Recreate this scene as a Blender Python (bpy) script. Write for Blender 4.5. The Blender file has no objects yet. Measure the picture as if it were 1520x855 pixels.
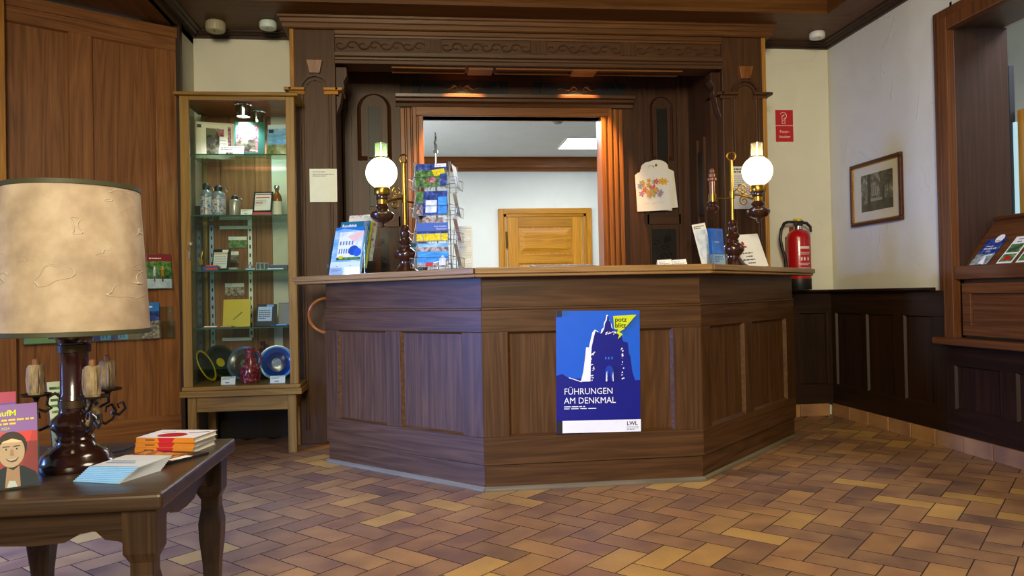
import bpy, bmesh, math, random
from mathutils import Vector, Matrix, Euler
random.seed(7)
SC = bpy.context.scene
COL = SC.collection
PI = math.pi
# ------------------------------------------------------------------ camera
F_PX = 1130.8
YAW, PITCH, ROLL = [math.radians(a) for a in (6.608, .599, 1.17)]
EYE = Vector((0, 0, 1.0))
def cam_axes():
    fwd = Vector((math.sin(YAW)*math.cos(PITCH), math.cos(YAW)*math.cos(PITCH), math.sin(PITCH)))
    right = Vector((math.cos(YAW), -math.sin(YAW), 0))
    up = right.cross(fwd)
    c, s = math.cos(ROLL), math.sin(ROLL)
    r2 = right*c - up*s
    u2 = right*s + up*c
    return r2, u2, fwd
CR, CU, CF = cam_axes()
cam = bpy.data.cameras.new('camera')
cam.sensor_width = 36
cam.lens = F_PX/1520*36
cam.clip_start = .02
co = bpy.data.objects.new('camera', cam)
COL.objects.link(co)
co.matrix_world = Matrix(((CR.x, CU.x, -CF.x, EYE.x), (CR.y, CU.y, -CF.y, EYE.y), (CR.z, CU.z, -CF.z, EYE.z), (0, 0, 0, 1)))
SC.camera = co
def ray(px, py):
    return CR*(px-760) - CU*(py-427.5) + CF*F_PX
def at_y(px, py, y):
    w = ray(px, py); return EYE + w*(y/w.y)
def at_x(px, py, x):
    w = ray(px, py); return EYE + w*(x/w.x)
def at_z(px, py, z):
    w = ray(px, py); return EYE + w*((z-1)/w.z)
def at_pl(px, py, P, n):
    w = ray(px, py); P = Vector(P); n = Vector(n); return EYE + w*((P-EYE).dot(n)/w.dot(n))
# ------------------------------------------------------------------ materials
def lin(c):
    return c/12.92 if c <= .04045 else ((c+.055)/1.055)**2.4
def rgb(h):
    h = h.lstrip('#')
    return tuple(lin(int(h[i:i+2], 16)/255) for i in (0, 2, 4)) + (1,)
class NT:
    def __init__(s, name):
        s.m = bpy.data.materials.new(name); s.m.use_nodes = True
        s.t = s.m.node_tree; s.t.nodes.clear()
        s.out = s.n('ShaderNodeOutputMaterial')
    def n(s, typ, **kw):
        nd = s.t.nodes.new(typ)
        for k, v in kw.items():
            if k in nd.inputs.keys() and not hasattr(nd, k): nd.inputs[k].default_value = v
            else: setattr(nd, k, v)
        return nd
    def l(s, a, ao, b, bi):
        s.t.links.new(a.outputs[ao], b.inputs[bi])
    def bsdf(s, rough=.5, spec=.5, metal=0, coat=0, **kw):
        b = s.n('ShaderNodeBsdfPrincipled')
        b.inputs['Roughness'].default_value = rough
        b.inputs['Metallic'].default_value = metal
        b.inputs['Specular IOR Level'].default_value = spec
        b.inputs['Coat Weight'].default_value = coat
        s.l(b, 'BSDF', s.out, 'Surface')
        return b
_cache = {}
def paint(h, rough=.5, metal=0, spec=.5, coat=0):
    k = ('p', h, rough, metal, spec, coat)
    if k not in _cache:
        t = NT('paint_'+h.strip('#')); b = t.bsdf(rough, spec, metal, coat)
        # slight procedural tone variation
        tc = t.n('ShaderNodeTexCoord'); nz = t.n('ShaderNodeTexNoise'); nz.inputs['Scale'].default_value = 14
        t.l(tc, 'Object', nz, 'Vector')
        hs = t.n('ShaderNodeHueSaturation'); hs.inputs['Color'].default_value = rgb(h)
        mr = t.n('ShaderNodeMapRange'); mr.inputs['To Min'].default_value = .93; mr.inputs['To Max'].default_value = 1.07
        t.l(nz, 'Fac', mr, 'Value'); t.l(mr, 'Result', hs, 'Value'); t.l(hs, 'Color', b, 'Base Color')
        _cache[k] = t.m
    return _cache[k]
def ramp(t, stops):
    r = t.n('ShaderNodeValToRGB'); e = r.color_ramp.elements
    while len(e) < len(stops): e.new(.5)
    for i, (p, c) in enumerate(stops):
        e[i].position = p; e[i].color = rgb(c) if isinstance(c, str) else c
    return r
def wood(name, dark, mid, light, axis='Z', rough=.42, scale=1.0, bump=.15, coat=.05, vary=.16, fig=.5, spec=.25):
    """oak: grain running along local AXIS, each board with its own tone and figure"""
    t = NT(name); b = t.bsdf(rough, spec, 0, coat); b.inputs['Coat Roughness'].default_value = .3
    tc = t.n('ShaderNodeTexCoord'); ge = t.n('ShaderNodeNewGeometry')
    off = t.n('ShaderNodeVectorMath', operation='SCALE'); off.inputs[0].default_value = (13.1, 7.7, 5.3)
    t.l(ge, 'Random Per Island', off, 'Scale')
    oi = t.n('ShaderNodeObjectInfo'); off2 = t.n('ShaderNodeVectorMath', operation='SCALE'); off2.inputs[0].default_value = (3.3, 9.1, 17.7)
    t.l(oi, 'Random', off2, 'Scale')
    a1 = t.n('ShaderNodeVectorMath', operation='ADD'); t.l(tc, 'Object', a1, 0); t.l(off, 'Vector', a1, 1)
    a2 = t.n('ShaderNodeVectorMath', operation='ADD'); t.l(a1, 'Vector', a2, 0); t.l(off2, 'Vector', a2, 1)
    i = 'XYZ'.index(axis)
    def mapped(across, along):
        m = t.n('ShaderNodeMapping'); s = [across*scale]*3; s[i] = along*scale
        m.inputs['Scale'].default_value = s; t.l(a2, 'Vector', m, 'Vector'); return m
    m1 = mapped(7, .38); n1 = t.n('ShaderNodeTexNoise'); n1.inputs['Scale'].default_value = 1; n1.inputs['Detail'].default_value = 3; n1.inputs['Distortion'].default_value = .35
    t.l(m1, 'Vector', n1, 'Vector')
    # cathedral rings from contour lines of the broad noise
    mu = t.n('ShaderNodeMath', operation='MULTIPLY'); mu.inputs[1].default_value = 26; t.l(n1, 'Fac', mu, 0)
    fr = t.n('ShaderNodeMath', operation='PINGPONG'); fr.inputs[1].default_value = 1; t.l(mu, 'Value', fr, 0)
    m2 = mapped(220, 4); n2 = t.n('ShaderNodeTexNoise'); n2.inputs['Scale'].default_value = 1; n2.inputs['Detail'].default_value = 2
    t.l(m2, 'Vector', n2, 'Vector')
    m3 = mapped(34, .8); n3 = t.n('ShaderNodeTexNoise'); n3.inputs['Scale'].default_value = 1; n3.inputs['Detail'].default_value = 4
    t.l(m3, 'Vector', n3, 'Vector')
    c1 = t.n('ShaderNodeMath', operation='MULTIPLY_ADD'); c1.inputs[1].default_value = .13*fig*2; t.l(fr, 'Value', c1, 0)
    c0 = t.n('ShaderNodeMath', operation='MULTIPLY'); c0.inputs[1].default_value = .42; t.l(n3, 'Fac', c0, 0); t.l(c0, 'Value', c1, 2)
    c2 = t.n('ShaderNodeMath', operation='MULTIPLY_ADD'); c2.inputs[1].default_value = .30; t.l(n2, 'Fac', c2, 0); t.l(c1, 'Value', c2, 2)
    r = ramp(t, [(.2, dark), (.43, mid), (.68, light)]); t.l(c2, 'Value', r, 'Fac')
    hs = t.n('ShaderNodeHueSaturation'); t.l(r, 'Color', hs, 'Color')
    mr = t.n('ShaderNodeMapRange'); mr.inputs['To Min'].default_value = 1-vary; mr.inputs['To Max'].default_value = 1+vary
    t.l(ge, 'Random Per Island', mr, 'Value'); t.l(mr, 'Result', hs, 'Value'); t.l(hs, 'Color', b, 'Base Color')
    bp = t.n('ShaderNodeBump'); bp.inputs['Strength'].default_value = bump; bp.inputs['Distance'].default_value = .002
    t.l(n2, 'Fac', bp, 'Height'); t.l(bp, 'Normal', b, 'Normal')
    return t.m
def wood3(name, d, m, l, **kw):
    return [wood(name+'_'+a, d, m, l, axis=a, **kw) for a in 'XYZ']
def photo(name, stops, scale=20, stretch=(1, 1, 1), rough=.35):
    """printed picture: mottled procedural colours"""
    t = NT(name); b = t.bsdf(rough, .5)
    tc = t.n('ShaderNodeTexCoord'); mp = t.n('ShaderNodeMapping'); mp.inputs['Scale'].default_value = stretch
    oi = t.n('ShaderNodeObjectInfo'); t.l(oi, 'Random', mp, 'Location')
    nz = t.n('ShaderNodeTexNoise'); nz.inputs['Scale'].default_value = scale; nz.inputs['Detail'].default_value = 5; nz.inputs['Roughness'].default_value = .65
    t.l(tc, 'Object', mp, 'Vector'); t.l(mp, 'Vector', nz, 'Vector')
    n = len(stops); r = ramp(t, [(.3+.4*i/max(1, n-1), c) for i, c in enumerate(stops)])
    t.l(nz, 'Fac', r, 'Fac'); t.l(r, 'Color', b, 'Base Color')
    return t.m
def emis(name, h, strength, base='#ffffff'):
    t = NT(name); b = t.bsdf(.4, .3)
    b.inputs['Base Color'].default_value = rgb(base)
    b.inputs['Emission Color'].default_value = rgb(h); b.inputs['Emission Strength'].default_value = strength
    return t.m
def pane(name, tint='#f4fbf8', rough=.02, refl=1.0, body=0.0):
    """thin clear sheet: see-through with fresnel reflection"""
    t = NT(name)
    tr = t.n('ShaderNodeBsdfTransparent'); tr.inputs['Color'].default_value = rgb(tint)
    gl = t.n('ShaderNodeBsdfGlossy'); gl.inputs['Roughness'].default_value = rough
    # facing-based reflectance, the same from both sides of the sheet
    lw_ = t.n('ShaderNodeLayerWeight'); lw_.inputs['Blend'].default_value = .5
    p5 = t.n('ShaderNodeMath', operation='POWER'); p5.inputs[1].default_value = 5; t.l(lw_, 'Facing', p5, 0)
    m = t.n('ShaderNodeMath', operation='MULTIPLY_ADD'); m.inputs[1].default_value = .8*refl; m.inputs[2].default_value = .035*refl+body
    t.l(p5, 'Value', m, 0)
    mx = t.n('ShaderNodeMixShader'); t.l(m, 'Value', mx, 0); t.l(tr, 'BSDF', mx, 1); t.l(gl, 'BSDF', mx, 2)
    t.l(mx, 'Shader', t.out, 'Surface')
    return t.m
def plaster(name, col, bump=.5):
    t = NT(name); b = t.bsdf(.75, .25)
    tc = t.n('ShaderNodeTexCoord')
    n1 = t.n('ShaderNodeTexNoise'); n1.inputs['Scale'].default_value = 2.2; n1.inputs['Detail'].default_value = 3; n1.inputs['Distortion'].default_value = 1.6
    n2 = t.n('ShaderNodeTexNoise'); n2.inputs['Scale'].default_value = 60; n2.inputs['Detail'].default_value = 4
    t.l(tc, 'Object', n1, 'Vector'); t.l(tc, 'Object', n2, 'Vector')
    # trowel strokes: thin ridges where the warped noise crosses levels
    w = t.n('ShaderNodeMath', operation='MULTIPLY'); w.inputs[1].default_value = 5; t.l(n1, 'Fac', w, 0)
    pp = t.n('ShaderNodeMath', operation='PINGPONG'); pp.inputs[1].default_value = .5; t.l(w, 'Value', pp, 0)
    mr = t.n('ShaderNodeMapRange'); mr.inputs['From Min'].default_value = .44; mr.inputs['From Max'].default_value = .5; t.l(pp, 'Value', mr, 'Value')
    # only some stretches of the strokes survive
    n3 = t.n('ShaderNodeTexNoise'); n3.inputs['Scale'].default_value = 3.5; t.l(tc, 'Object', n3, 'Vector')
    mk = t.n('ShaderNodeMapRange'); mk.inputs['From Min'].default_value = .52; mk.inputs['From Max'].default_value = .66; t.l(n3, 'Fac', mk, 'Value')
    mm = t.n('ShaderNodeMath', operation='MULTIPLY'); t.l(mr, 'Result', mm, 0); t.l(mk, 'Result', mm, 1)
    ad = t.n('ShaderNodeMath', operation='MULTIPLY_ADD'); ad.inputs[1].default_value = .12; t.l(n2, 'Fac', ad, 0); t.l(mm, 'Value', ad, 2)
    bp = t.n('ShaderNodeBump'); bp.inputs['Strength'].default_value = bump; bp.inputs['Distance'].default_value = .006
    t.l(ad, 'Value', bp, 'Height'); t.l(bp, 'Normal', b, 'Normal')
    r = ramp(t, [(.3, tuple(c*.94 for c in rgb(col)[:3])+(1,)), (.7, col)]); t.l(n1, 'Fac', r, 'Fac'); t.l(r, 'Color', b, 'Base Color')
    return t.m
# ------------------------------------------------------------------ mesh builder
_txt = {}
def text_geo(s, bold=False):
    k = (s, bold)
    if k not in _txt:
        cu = bpy.data.curves.new('t', 'FONT'); cu.body = s; cu.size = 1; cu.resolution_u = 2
        if bold: cu.offset = .022
        ob = bpy.data.objects.new('t', cu); COL.objects.link(ob)
        dg = bpy.context.evaluated_depsgraph_get(); dg.update()
        me = bpy.data.meshes.new_from_object(ob.evaluated_get(dg))
        vs = [v.co.copy() for v in me.vertices]; fs = [tuple(p.vertices) for p in me.polygons]
        bpy.data.objects.remove(ob); bpy.data.curves.remove(cu); bpy.data.meshes.remove(me)
        _txt[k] = (vs, fs)
    return _txt[k]
class MB:
    def __init__(s):
        s.v = []; s.f = []; s.mi = []; s.M = Matrix(); s.stack = []
    def push(s, M): s.stack.append(s.M.copy()); s.M = s.M @ M
    def pop(s): s.M = s.stack.pop()
    def add(s, vs, fs, mi=0):
        b = len(s.v)
        flip = s.M.to_3x3().determinant() < 0
        s.v += [s.M @ Vector(p) for p in vs]
        for f in fs:
            g = tuple(b+i for i in f); s.f.append(g[::-1] if flip else g); s.mi.append(mi)
        return s
    def box(s, x0, x1, y0, y1, z0, z1, mi=0):
        if x0 > x1: x0, x1 = x1, x0
        if y0 > y1: y0, y1 = y1, y0
        if z0 > z1: z0, z1 = z1, z0
        vs = [(x, y, z) for z in (z0, z1) for y in (y0, y1) for x in (x0, x1)]
        return s.add(vs, [(0, 2, 3, 1), (4, 5, 7, 6), (0, 1, 5, 4), (2, 6, 7, 3), (0, 4, 6, 2), (1, 3, 7, 5)], mi)
    def prism(s, poly, a, b, axis='Z', mi=0):
        """poly: CCW 2D outline; extruded from a to b along axis (other two axes in cyclic order)"""
        n = len(poly)
        def P(u, v, w): return {'Z': (u, v, w), 'X': (w, u, v), 'Y': (v, w, u)}[axis]
        vs = [P(u, v, a) for u, v in poly] + [P(u, v, b) for u, v in poly]
        fs = [tuple(range(n))[::-1], tuple(range(n, 2*n))] + [(i, (i+1) % n, n+(i+1) % n, n+i) for i in range(n)]
        return s.add(vs, fs, mi)
    def lathe(s, prof, seg=28, c=(0, 0, 0), mi=0, a0=0, a1=2*PI):
        """prof: [(r,z)...] revolved about Z through c; r=0 ends close to a point"""
        full = abs(a1-a0-2*PI) < 1e-6
        n = seg if full else seg+1
        vs = []; ring = []
        for r, z in prof:
            if r < 1e-6:
                ring.append([len(vs)]); vs.append((c[0], c[1], c[2]+z))
            else:
                ring.append(list(range(len(vs), len(vs)+n)))
                for i in range(n):
                    a = a0+(a1-a0)*i/seg
                    vs.append((c[0]+r*math.cos(a), c[1]+r*math.sin(a), c[2]+z))
        fs = []
        for A, B in zip(ring, ring[1:]):
            for i in range(seg):
                j = (i+1) % n if full else i+1
                if len(A) == 1 and len(B) == 1: continue
                if len(A) == 1: fs.append((A[0], B[j], B[i]))
                elif len(B) == 1: fs.append((A[i], A[j], B[0]))
                else: fs.append((A[i], A[j], B[j], B[i]))
        return s.add(vs, fs, mi)
    def cyl(s, r, z0, z1, c=(0, 0, 0), seg=24, mi=0, r1=None):
        r1 = r if r1 is None else r1
        return s.lathe([(0, z0), (r, z0), (r1, z1), (0, z1)], seg, c, mi)
    def tube(s, pts, r, seg=8, mi=0, closed=False):
        pts = [Vector(p) for p in pts]; n = len(pts)
        rs = r if isinstance(r, (list, tuple)) else [r]*n
        vs = []; fs = []; prev = None
        for i, p in enumerate(pts):
            a = pts[(i-1) % n] if (closed or i > 0) else p
            b = pts[(i+1) % n] if (closed or i < n-1) else p
            t = (b-a).normalized()
            if prev is None:
                ref = Vector((0, 0, 1)) if abs(t.z) < .9 else Vector((1, 0, 0))
                u = t.cross(ref).normalized()
            else:
                u = (prev - t*prev.dot(t)).normalized()
            prev = u; w = t.cross(u)
            for k in range(seg):
                q = 2*PI*k/seg
                vs.append(p + (u*math.cos(q)+w*math.sin(q))*rs[i])
        m = n if closed else n-1
        for i in range(m):
            for k in range(seg):
                a = i*seg+k; b = i*seg+(k+1) % seg; j = ((i+1) % n)*seg
                fs.append((a, b, j+(k+1) % seg, j+k))
        if not closed:
            fs.append(tuple(range(seg))[::-1]); fs.append(tuple(range((n-1)*seg, n*seg)))
        return s.add(vs, fs, mi)
    def sphere(s, r, c=(0, 0, 0), seg=24, rings=14, mi=0, sz=1):
        return s.lathe([(r*math.sin(PI*i/rings) if 0 < i < rings else 0, -r*sz*math.cos(PI*i/rings)) for i in range(rings+1)], seg, c, mi)
    def sweep(s, prof, path, mi=0, closed=False):
        """prof [(out,up)] swept along horizontal path [(x,y)]; 'out' is to the right of travel; mitred"""
        n = len(path); P = [Vector((p[0], p[1])) for p in path]; vs = []; fs = []; m = len(prof)
        for i in range(n):
            d0 = (P[i]-P[i-1]).normalized() if (i > 0 or closed) else None
            d1 = (P[(i+1) % n]-P[i]).normalized() if (i < n-1 or closed) else None
            d0 = d0 or d1; d1 = d1 or d0
            n0 = Vector((d0.y, -d0.x)); n1 = Vector((d1.y, -d1.x))
            k = (n0+n1).normalized(); k = k/max(.2, k.dot(n0))
            for o, u in prof: vs.append((P[i].x+k.x*o, P[i].y+k.y*o, u))
        cnt = n if closed else n-1
        for i in range(cnt):
            j = (i+1) % n
            for a in range(m):
                b = (a+1) % m
                fs.append((i*m+a, j*m+a, j*m+b, i*m+b))
        if not closed:
            fs.append(tuple(range(m))); fs.append(tuple((n-1)*m+a for a in range(m))[::-1])
        return s.add(vs, fs, mi)
    def flat(s, poly, y, mi=0):
        """flat printed shape in the local XZ plane facing -Y"""
        return s.add([(u, y, v) for u, v in poly], [tuple(range(len(poly)))], mi)
    def text(s, txt, x, z, size, y, mi=0, align='L', bold=False, sx=1):
        vs, fs = text_geo(txt, bold)
        if not vs: return s
        w = max(v.x for v in vs)*size*sx
        dx = x - (w/2 if align == 'C' else w if align == 'R' else 0)
        return s.add([(dx+v.x*size*sx, y, z+v.y*size) for v in vs], fs, mi)
    def build(s, name, mats, parent=None, bevel=0, smooth=False, recalc=True, seg=2):
        me = bpy.data.meshes.new(name)
        me.from_pydata([tuple(p) for p in s.v], [], s.f)
        if not isinstance(mats, (list, tuple)): mats = [mats]
        for m in mats: me.materials.append(m)
        me.polygons.foreach_set('material_index', s.mi)
        if recalc:
            bm = bmesh.new(); bm.from_mesh(me); bmesh.ops.recalc_face_normals(bm, faces=bm.faces); bm.to_mesh(me); bm.free()
        if smooth:
            me.polygons.foreach_set('use_smooth', [True]*len(me.polygons))
        me.update()
        o = bpy.data.objects.new(name, me); COL.objects.link(o)
        if smooth:
            try: me.set_sharp_from_angle(angle=math.radians(38))
            except Exception: pass
        if bevel:
            b = o.modifiers.new('bevel', 'BEVEL'); b.width = bevel; b.segments = seg; b.limit_method = 'ANGLE'; b.angle_limit = math.radians(40)
        if parent: o.parent = parent
        return o
def thing(name, label, cat, loc=(0, 0, 0), rz=0, group=None):
    o = bpy.data.objects.new(name, None); COL.objects.link(o); o.empty_display_size = .05
    o.location = loc
    if isinstance(rz, (int, float)): o.rotation_euler = (0, 0, rz)
    else: o.rotation_euler = rz
    o['label'] = label; o['category'] = cat
    if group: o['group'] = group
    return o
def tag(o, label, cat, group=None, loc=None, rz=None):
    o['label'] = label; o['category'] = cat
    if group: o['group'] = group
    if loc is not None: o.location = loc
    if rz is not None: o.rotation_euler = (0, 0, rz) if isinstance(rz, (int, float)) else rz
    return o
def struct(o, loc=None, rz=None):
    o['kind'] = 'structure'
    if loc is not None: o.location = loc
    if rz is not None: o.rotation_euler = (0, 0, rz)
    return o
def sroot(name, loc=(0, 0, 0), rz=0):
    o = bpy.data.objects.new(name, None); COL.objects.link(o); o.location = loc; o.rotation_euler = (0, 0, rz); o['kind'] = 'structure'
    return o
class Card(MB):
    """a sheet standing in local XZ, front towards -Y, base centre at origin; prints given in 0..1 card fractions"""
    def __init__(s, w, h, th=.0012, mats=None, base=0):
        super().__init__(); s.w = w; s.h = h; s.th = th; s.k = 0; s.mats = mats if mats is not None else []
        s.box(-w/2, w/2, -th/2, th/2, 0, h, base)
    def m(s, mat):
        if mat not in s.mats: s.mats.append(mat)
        return s.mats.index(mat)
    def lay(s):
        s.k += 1; return -s.th/2 - .00012*s.k
    def U(s, u, v): return ((u-.5)*s.w, v*s.h)
    def rect(s, u0, v0, u1, v1, mat):
        s.flat([s.U(u0, v0), s.U(u1, v0), s.U(u1, v1), s.U(u0, v1)], s.lay(), s.m(mat)); return s
    def poly(s, pts, mat):
        s.flat([s.U(*p) for p in pts], s.lay(), s.m(mat)); return s
    def circ(s, u, v, r, mat, n=18, sz=1):
        x, z = s.U(u, v); R = r*s.w
        s.flat([(x+R*math.cos(2*PI*i/n), z+R*sz*math.sin(2*PI*i/n)) for i in range(n)], s.lay(), s.m(mat)); return s
    def word(s, txt, u, v, size, mat, align='L', bold=False, sx=1):
        x, z = s.U(u, v); s.text(txt, x, z, size*s.h, s.lay(), s.m(mat), align, bold, sx); return s
    def lines(s, u0, u1, v0, v1, n, mat, seed=1):
        rnd = random.Random(seed); y = s.lay(); mi = s.m(mat)
        st = (v1-v0)/n
        for i in range(n):
            v = v1 - st*(i+.5); u = u0
            e = u1 if i < n-1 else u0+(u1-u0)*.6
            while u < e-.02:
                w = rnd.uniform(.05, .14)*(u1-u0)*1.4; q = min(e, u+w)
                a = s.U(u, v-st*.25); b = s.U(q, v+st*.25)
                s.flat([a, (b[0], a[1]), b, (a[0], b[1])], y, mi); u = q+.02*(u1-u0)*1.5
        return s
    def make(s, name, parent=None, extra=None):
        return s.build(name, s.mats, parent, recalc=False)
WHITE = paint('#f1efe9', .6); BLACK = paint('#101012', .5)
# ------------------------------------------------------------------ shared materials
OAKL = wood3('oak_panel', '#543316', '#7d502d', '#96663a', fig=.6)          # left panelling
PORT = wood3('oak_portal', '#301b0a', '#482c14', '#5b3c1d', rough=.5)      # portal round the counter
ALC = wood3('oak_alcove', '#251407', '#3d2310', '#502f17', rough=.45)
DARK = wood3('oak_dark', '#1c110a', '#2e1c10', '#402918', rough=.45)
GOLDOAK = wood3('oak_golden', '#6e4716', '#a8742c', '#c08d3e', rough=.4)
CASE = wood3('oak_casing', '#4c2a10', '#7c4a1e', '#98602a', rough=.35)
CEIL = wood3('oak_ceiling', '#3a210b', '#5a3715', '#72491e', rough=.5)
RWIN = wood3('oak_window', '#3a2010', '#5f381b', '#774a25', rough=.4)
WAIN = wood3('oak_wainscot', '#160a03', '#251307', '#351d0d', rough=.5)
PLASTER = plaster('plaster_wall', '#d2d0c0')
PLAIN = plaster('plaster_office', '#d5dcd8', .1)
BLK = paint('#060505', .6)
X, Y, Z = 0, 1, 2
YB = 5.78; XR = 3.265; XL = -1.64; ZC = 2.975

# ------------------------------------------------------------------ floor: herringbone terracotta pavers
def floor_tiles():
    t = NT('terracotta_pavers'); b = t.bsdf(.42, .4)
    ge = t.n('ShaderNodeNewGeometry'); tc = t.n('ShaderNodeTexCoord')
    r = ramp(t, [(0, '#5c4436'), (.14, '#745240'), (.3, '#8c6040'), (.46, '#7c5a46'), (.6, '#9a6c3e'), (.74, '#a07448'), (.86, '#8f6244'), (.93, '#bd9048'), (1, '#c89c50')])
    t.l(ge, 'Random Per Island', r, 'Fac')
    off = t.n('ShaderNodeVectorMath', operation='SCALE'); off.inputs[0].default_value = (31, 17, 5); t.l(ge, 'Random Per Island', off, 'Scale')
    ad = t.n('ShaderNodeVectorMath', operation='ADD'); t.l(tc, 'Object', ad, 0); t.l(off, 'Vector', ad, 1)
    nz = t.n('ShaderNodeTexNoise'); nz.inputs['Scale'].default_value = 5; nz.inputs['Detail'].default_value = 4; t.l(ad, 'Vector', nz, 'Vector')
    nf = t.n('ShaderNodeTexNoise'); nf.inputs['Scale'].default_value = 90; nf.inputs['Detail'].default_value = 3; t.l(tc, 'Object', nf, 'Vector')
    r2 = ramp(t, [(.35, '#745444'), (.65, '#bc8c54')]); t.l(nz, 'Fac', r2, 'Fac')
    mx = t.n('ShaderNodeMix', data_type='RGBA'); mx.inputs[0].default_value = .38
    t.l(r, 'Color', mx, 6); t.l(r2, 'Color', mx, 7)
    hs = t.n('ShaderNodeHueSaturation'); hs.inputs['Hue'].default_value = .503; t.l(mx, 2, hs, 'Color')
    mr = t.n('ShaderNodeMapRange'); mr.inputs['To Min'].default_value = .86; mr.inputs['To Max'].default_value = 1.14; t.l(nf, 'Fac', mr, 'Value'); t.l(mr, 'Result', hs, 'Value')
    t.l(hs, 'Color', b, 'Base Color')
    rr = t.n('ShaderNodeMapRange'); rr.inputs['To Min'].default_value = .3; rr.inputs['To Max'].default_value = .55; t.l(nz, 'Fac', rr, 'Value'); t.l(rr, 'Result', b, 'Roughness')
    bp = t.n('ShaderNodeBump'); bp.inputs['Strength'].default_value = .25; bp.inputs['Distance'].default_value = .003; t.l(nz, 'Fac', bp, 'Height'); t.l(bp, 'Normal', b, 'Normal')
    return t.m
TERRA = floor_tiles(); GROUT = paint('#3c3129', .85, 0, .1)
m = MB(); w = .125
e2 = Vector((.7071, -.7071)); e1 = Vector((.7071, .7071))
org = Vector((-.09, 2.99)) - e2*w - e1*w*.5
def tile(i, j, a, b):
    g = .0010; c = .0014
    x0, x1, y0, y1 = i*w+g, (i+a)*w-g, j*w+g, (j+b)*w-g
    cen = org+e2*((x0+x1)/2)+e1*((y0+y1)/2)
    if not (-3.1 < cen.x < 3.34 and .2 < cen.y < 5.8): return
    def P(x, y, z):
        q = org+e2*x+e1*y; return (q.x, q.y, z)
    vs = [P(x0, y0, -.004), P(x1, y0, -.004), P(x1, y1, -.004), P(x0, y1, -.004), P(x0+c, y0+c, 0), P(x1-c, y0+c, 0), P(x1-c, y1-c, 0), P(x0+c, y1-c, 0)]
    m.add(vs, [(4, 5, 6, 7)], 0)
for i in range(-60, 80):
    for j in range(-60, 80):
        k = (i-j) % 4
        if k == 0: tile(i, j, 2, 1)
        elif k == 3: tile(i, j, 1, 2)
m.box(-3.4, 4.6, -1.5, 10.2, -.06, -.0012, 1)
struct(m.build('floor', [TERRA, GROUT]))

# ------------------------------------------------------------------ helper: frame-and-panel boarding in a local frame (x along, -y front)
def panelling(W, H, cols, rows, stile_depth=.02, mats=None, back=.02, mold=.008):
    """cols: list of (x0,x1) panel spans, rows: list of (z0,z1); returns MB. mats idx: 0 vertical, 1 horizontal, 2 panel"""
    m = MB()
    m.box(0, W, stile_depth, stile_depth+back, 0, H, 2)
    zs = [0]+[v for r in rows for v in r]+[H]
    for a, b in zip(zs[0::2], zs[1::2]): m.box(0, W, 0, stile_depth, a, b, 1)
    for r0, r1 in rows:
        xs = [0]+[v for c in cols for v in c]+[W]
        for a, b in zip(xs[0::2], xs[1::2]): m.box(a, b, .0008, stile_depth, r0, r1, 0)
        for c0, c1 in cols:           # thin quarter moulding round each panel
            q = mold
            m.prism([(0, 0), (q, 0), (0, q)], r0, r1, 'Z', 0) if False else None
            m.add([(c0, .002, r0), (c1, .002, r0), (c1-q, stile_depth, r0+q), (c0+q, stile_depth, r0+q)], [(0, 1, 2, 3)], 1)
            m.add([(c0, .002, r1), (c0+q, stile_depth, r1-q), (c1-q, stile_depth, r1-q), (c1, .002, r1)], [(0, 1, 2, 3)], 1)
            m.add([(c0, .002, r0), (c0+q, stile_depth, r0+q), (c0+q, stile_depth, r1-q), (c0, .002, r1)], [(0, 1, 2, 3)], 0)
            m.add([(c1, .002, r0), (c1, .002, r1), (c1-q, stile_depth, r1-q), (c1-q, stile_depth, r0+q)], [(0, 1, 2, 3)], 0)
    return m
# ------------------------------------------------------------------ left wall with its splayed, panelled recess
lw = sroot('wall_left')
m = MB(); m.box(XL-.25, XL, 5.45, YB+.3, 0, 3.3); m.box(XL-.25, XL, -1, 5.45, 2.93, 3.3)
m.build('plaster', PLASTER, lw)
m = MB()   # dark moulding on the jamb and the head of the recess
m.box(XL-.03, XL+.02, 5.395, 5.45, 0, 2.93); m.box(XL-.03, XL+.02, 1, 5.395, 2.885, 2.93)
m.build('casing', DARK[Z], lw, bevel=.004)
m = MB(); m.box(-4, XL-.0, 1, 6, 2.885, 2.95); m.build('soffit', CEIL[Y], lw)
ang = math.atan2(.57, .82)
m = MB(); m.box(-4.2, -2.75, 3.40, 3.55, 0, 2.93); m.build('light_blocker', OAKL[Z], lw)  # unseen wall piece added to block the window light from the panelling
wp = struct(panelling(1.45, 2.87, [(1.45-.985, 1.45-.65), (1.45-.52, 1.45-.14)], [(.245, 2.71)]).build('wall_panelling', [OAKL[Z], OAKL[X], OAKL[Z]], None, bevel=.002))
wp.location = Vector((XL, 5.40, 0)) - Vector((math.cos(ang), math.sin(ang), 0))*1.45
wp.rotation_euler = (0, 0, ang)
m = MB(); m.box(0, 1.45, -.012, 0, 2.80, 2.87); m.box(0, 1.45, -.008, 0, .0, .09)
o = m.build('rail_moulding', OAKL[X], wp, bevel=.004)
m = MB(); m.box(-.35, 1.45-.995, -.05, -.001, .82, 2.885)
m.build('jamb_board', GOLDOAK[Z], wp, bevel=.003)
m = MB(); m.box(-.35, 1.45-.955, -.04, -.001, 0, .82); m.build('dado_board', OAKL[Z], wp, bevel=.003)
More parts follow.
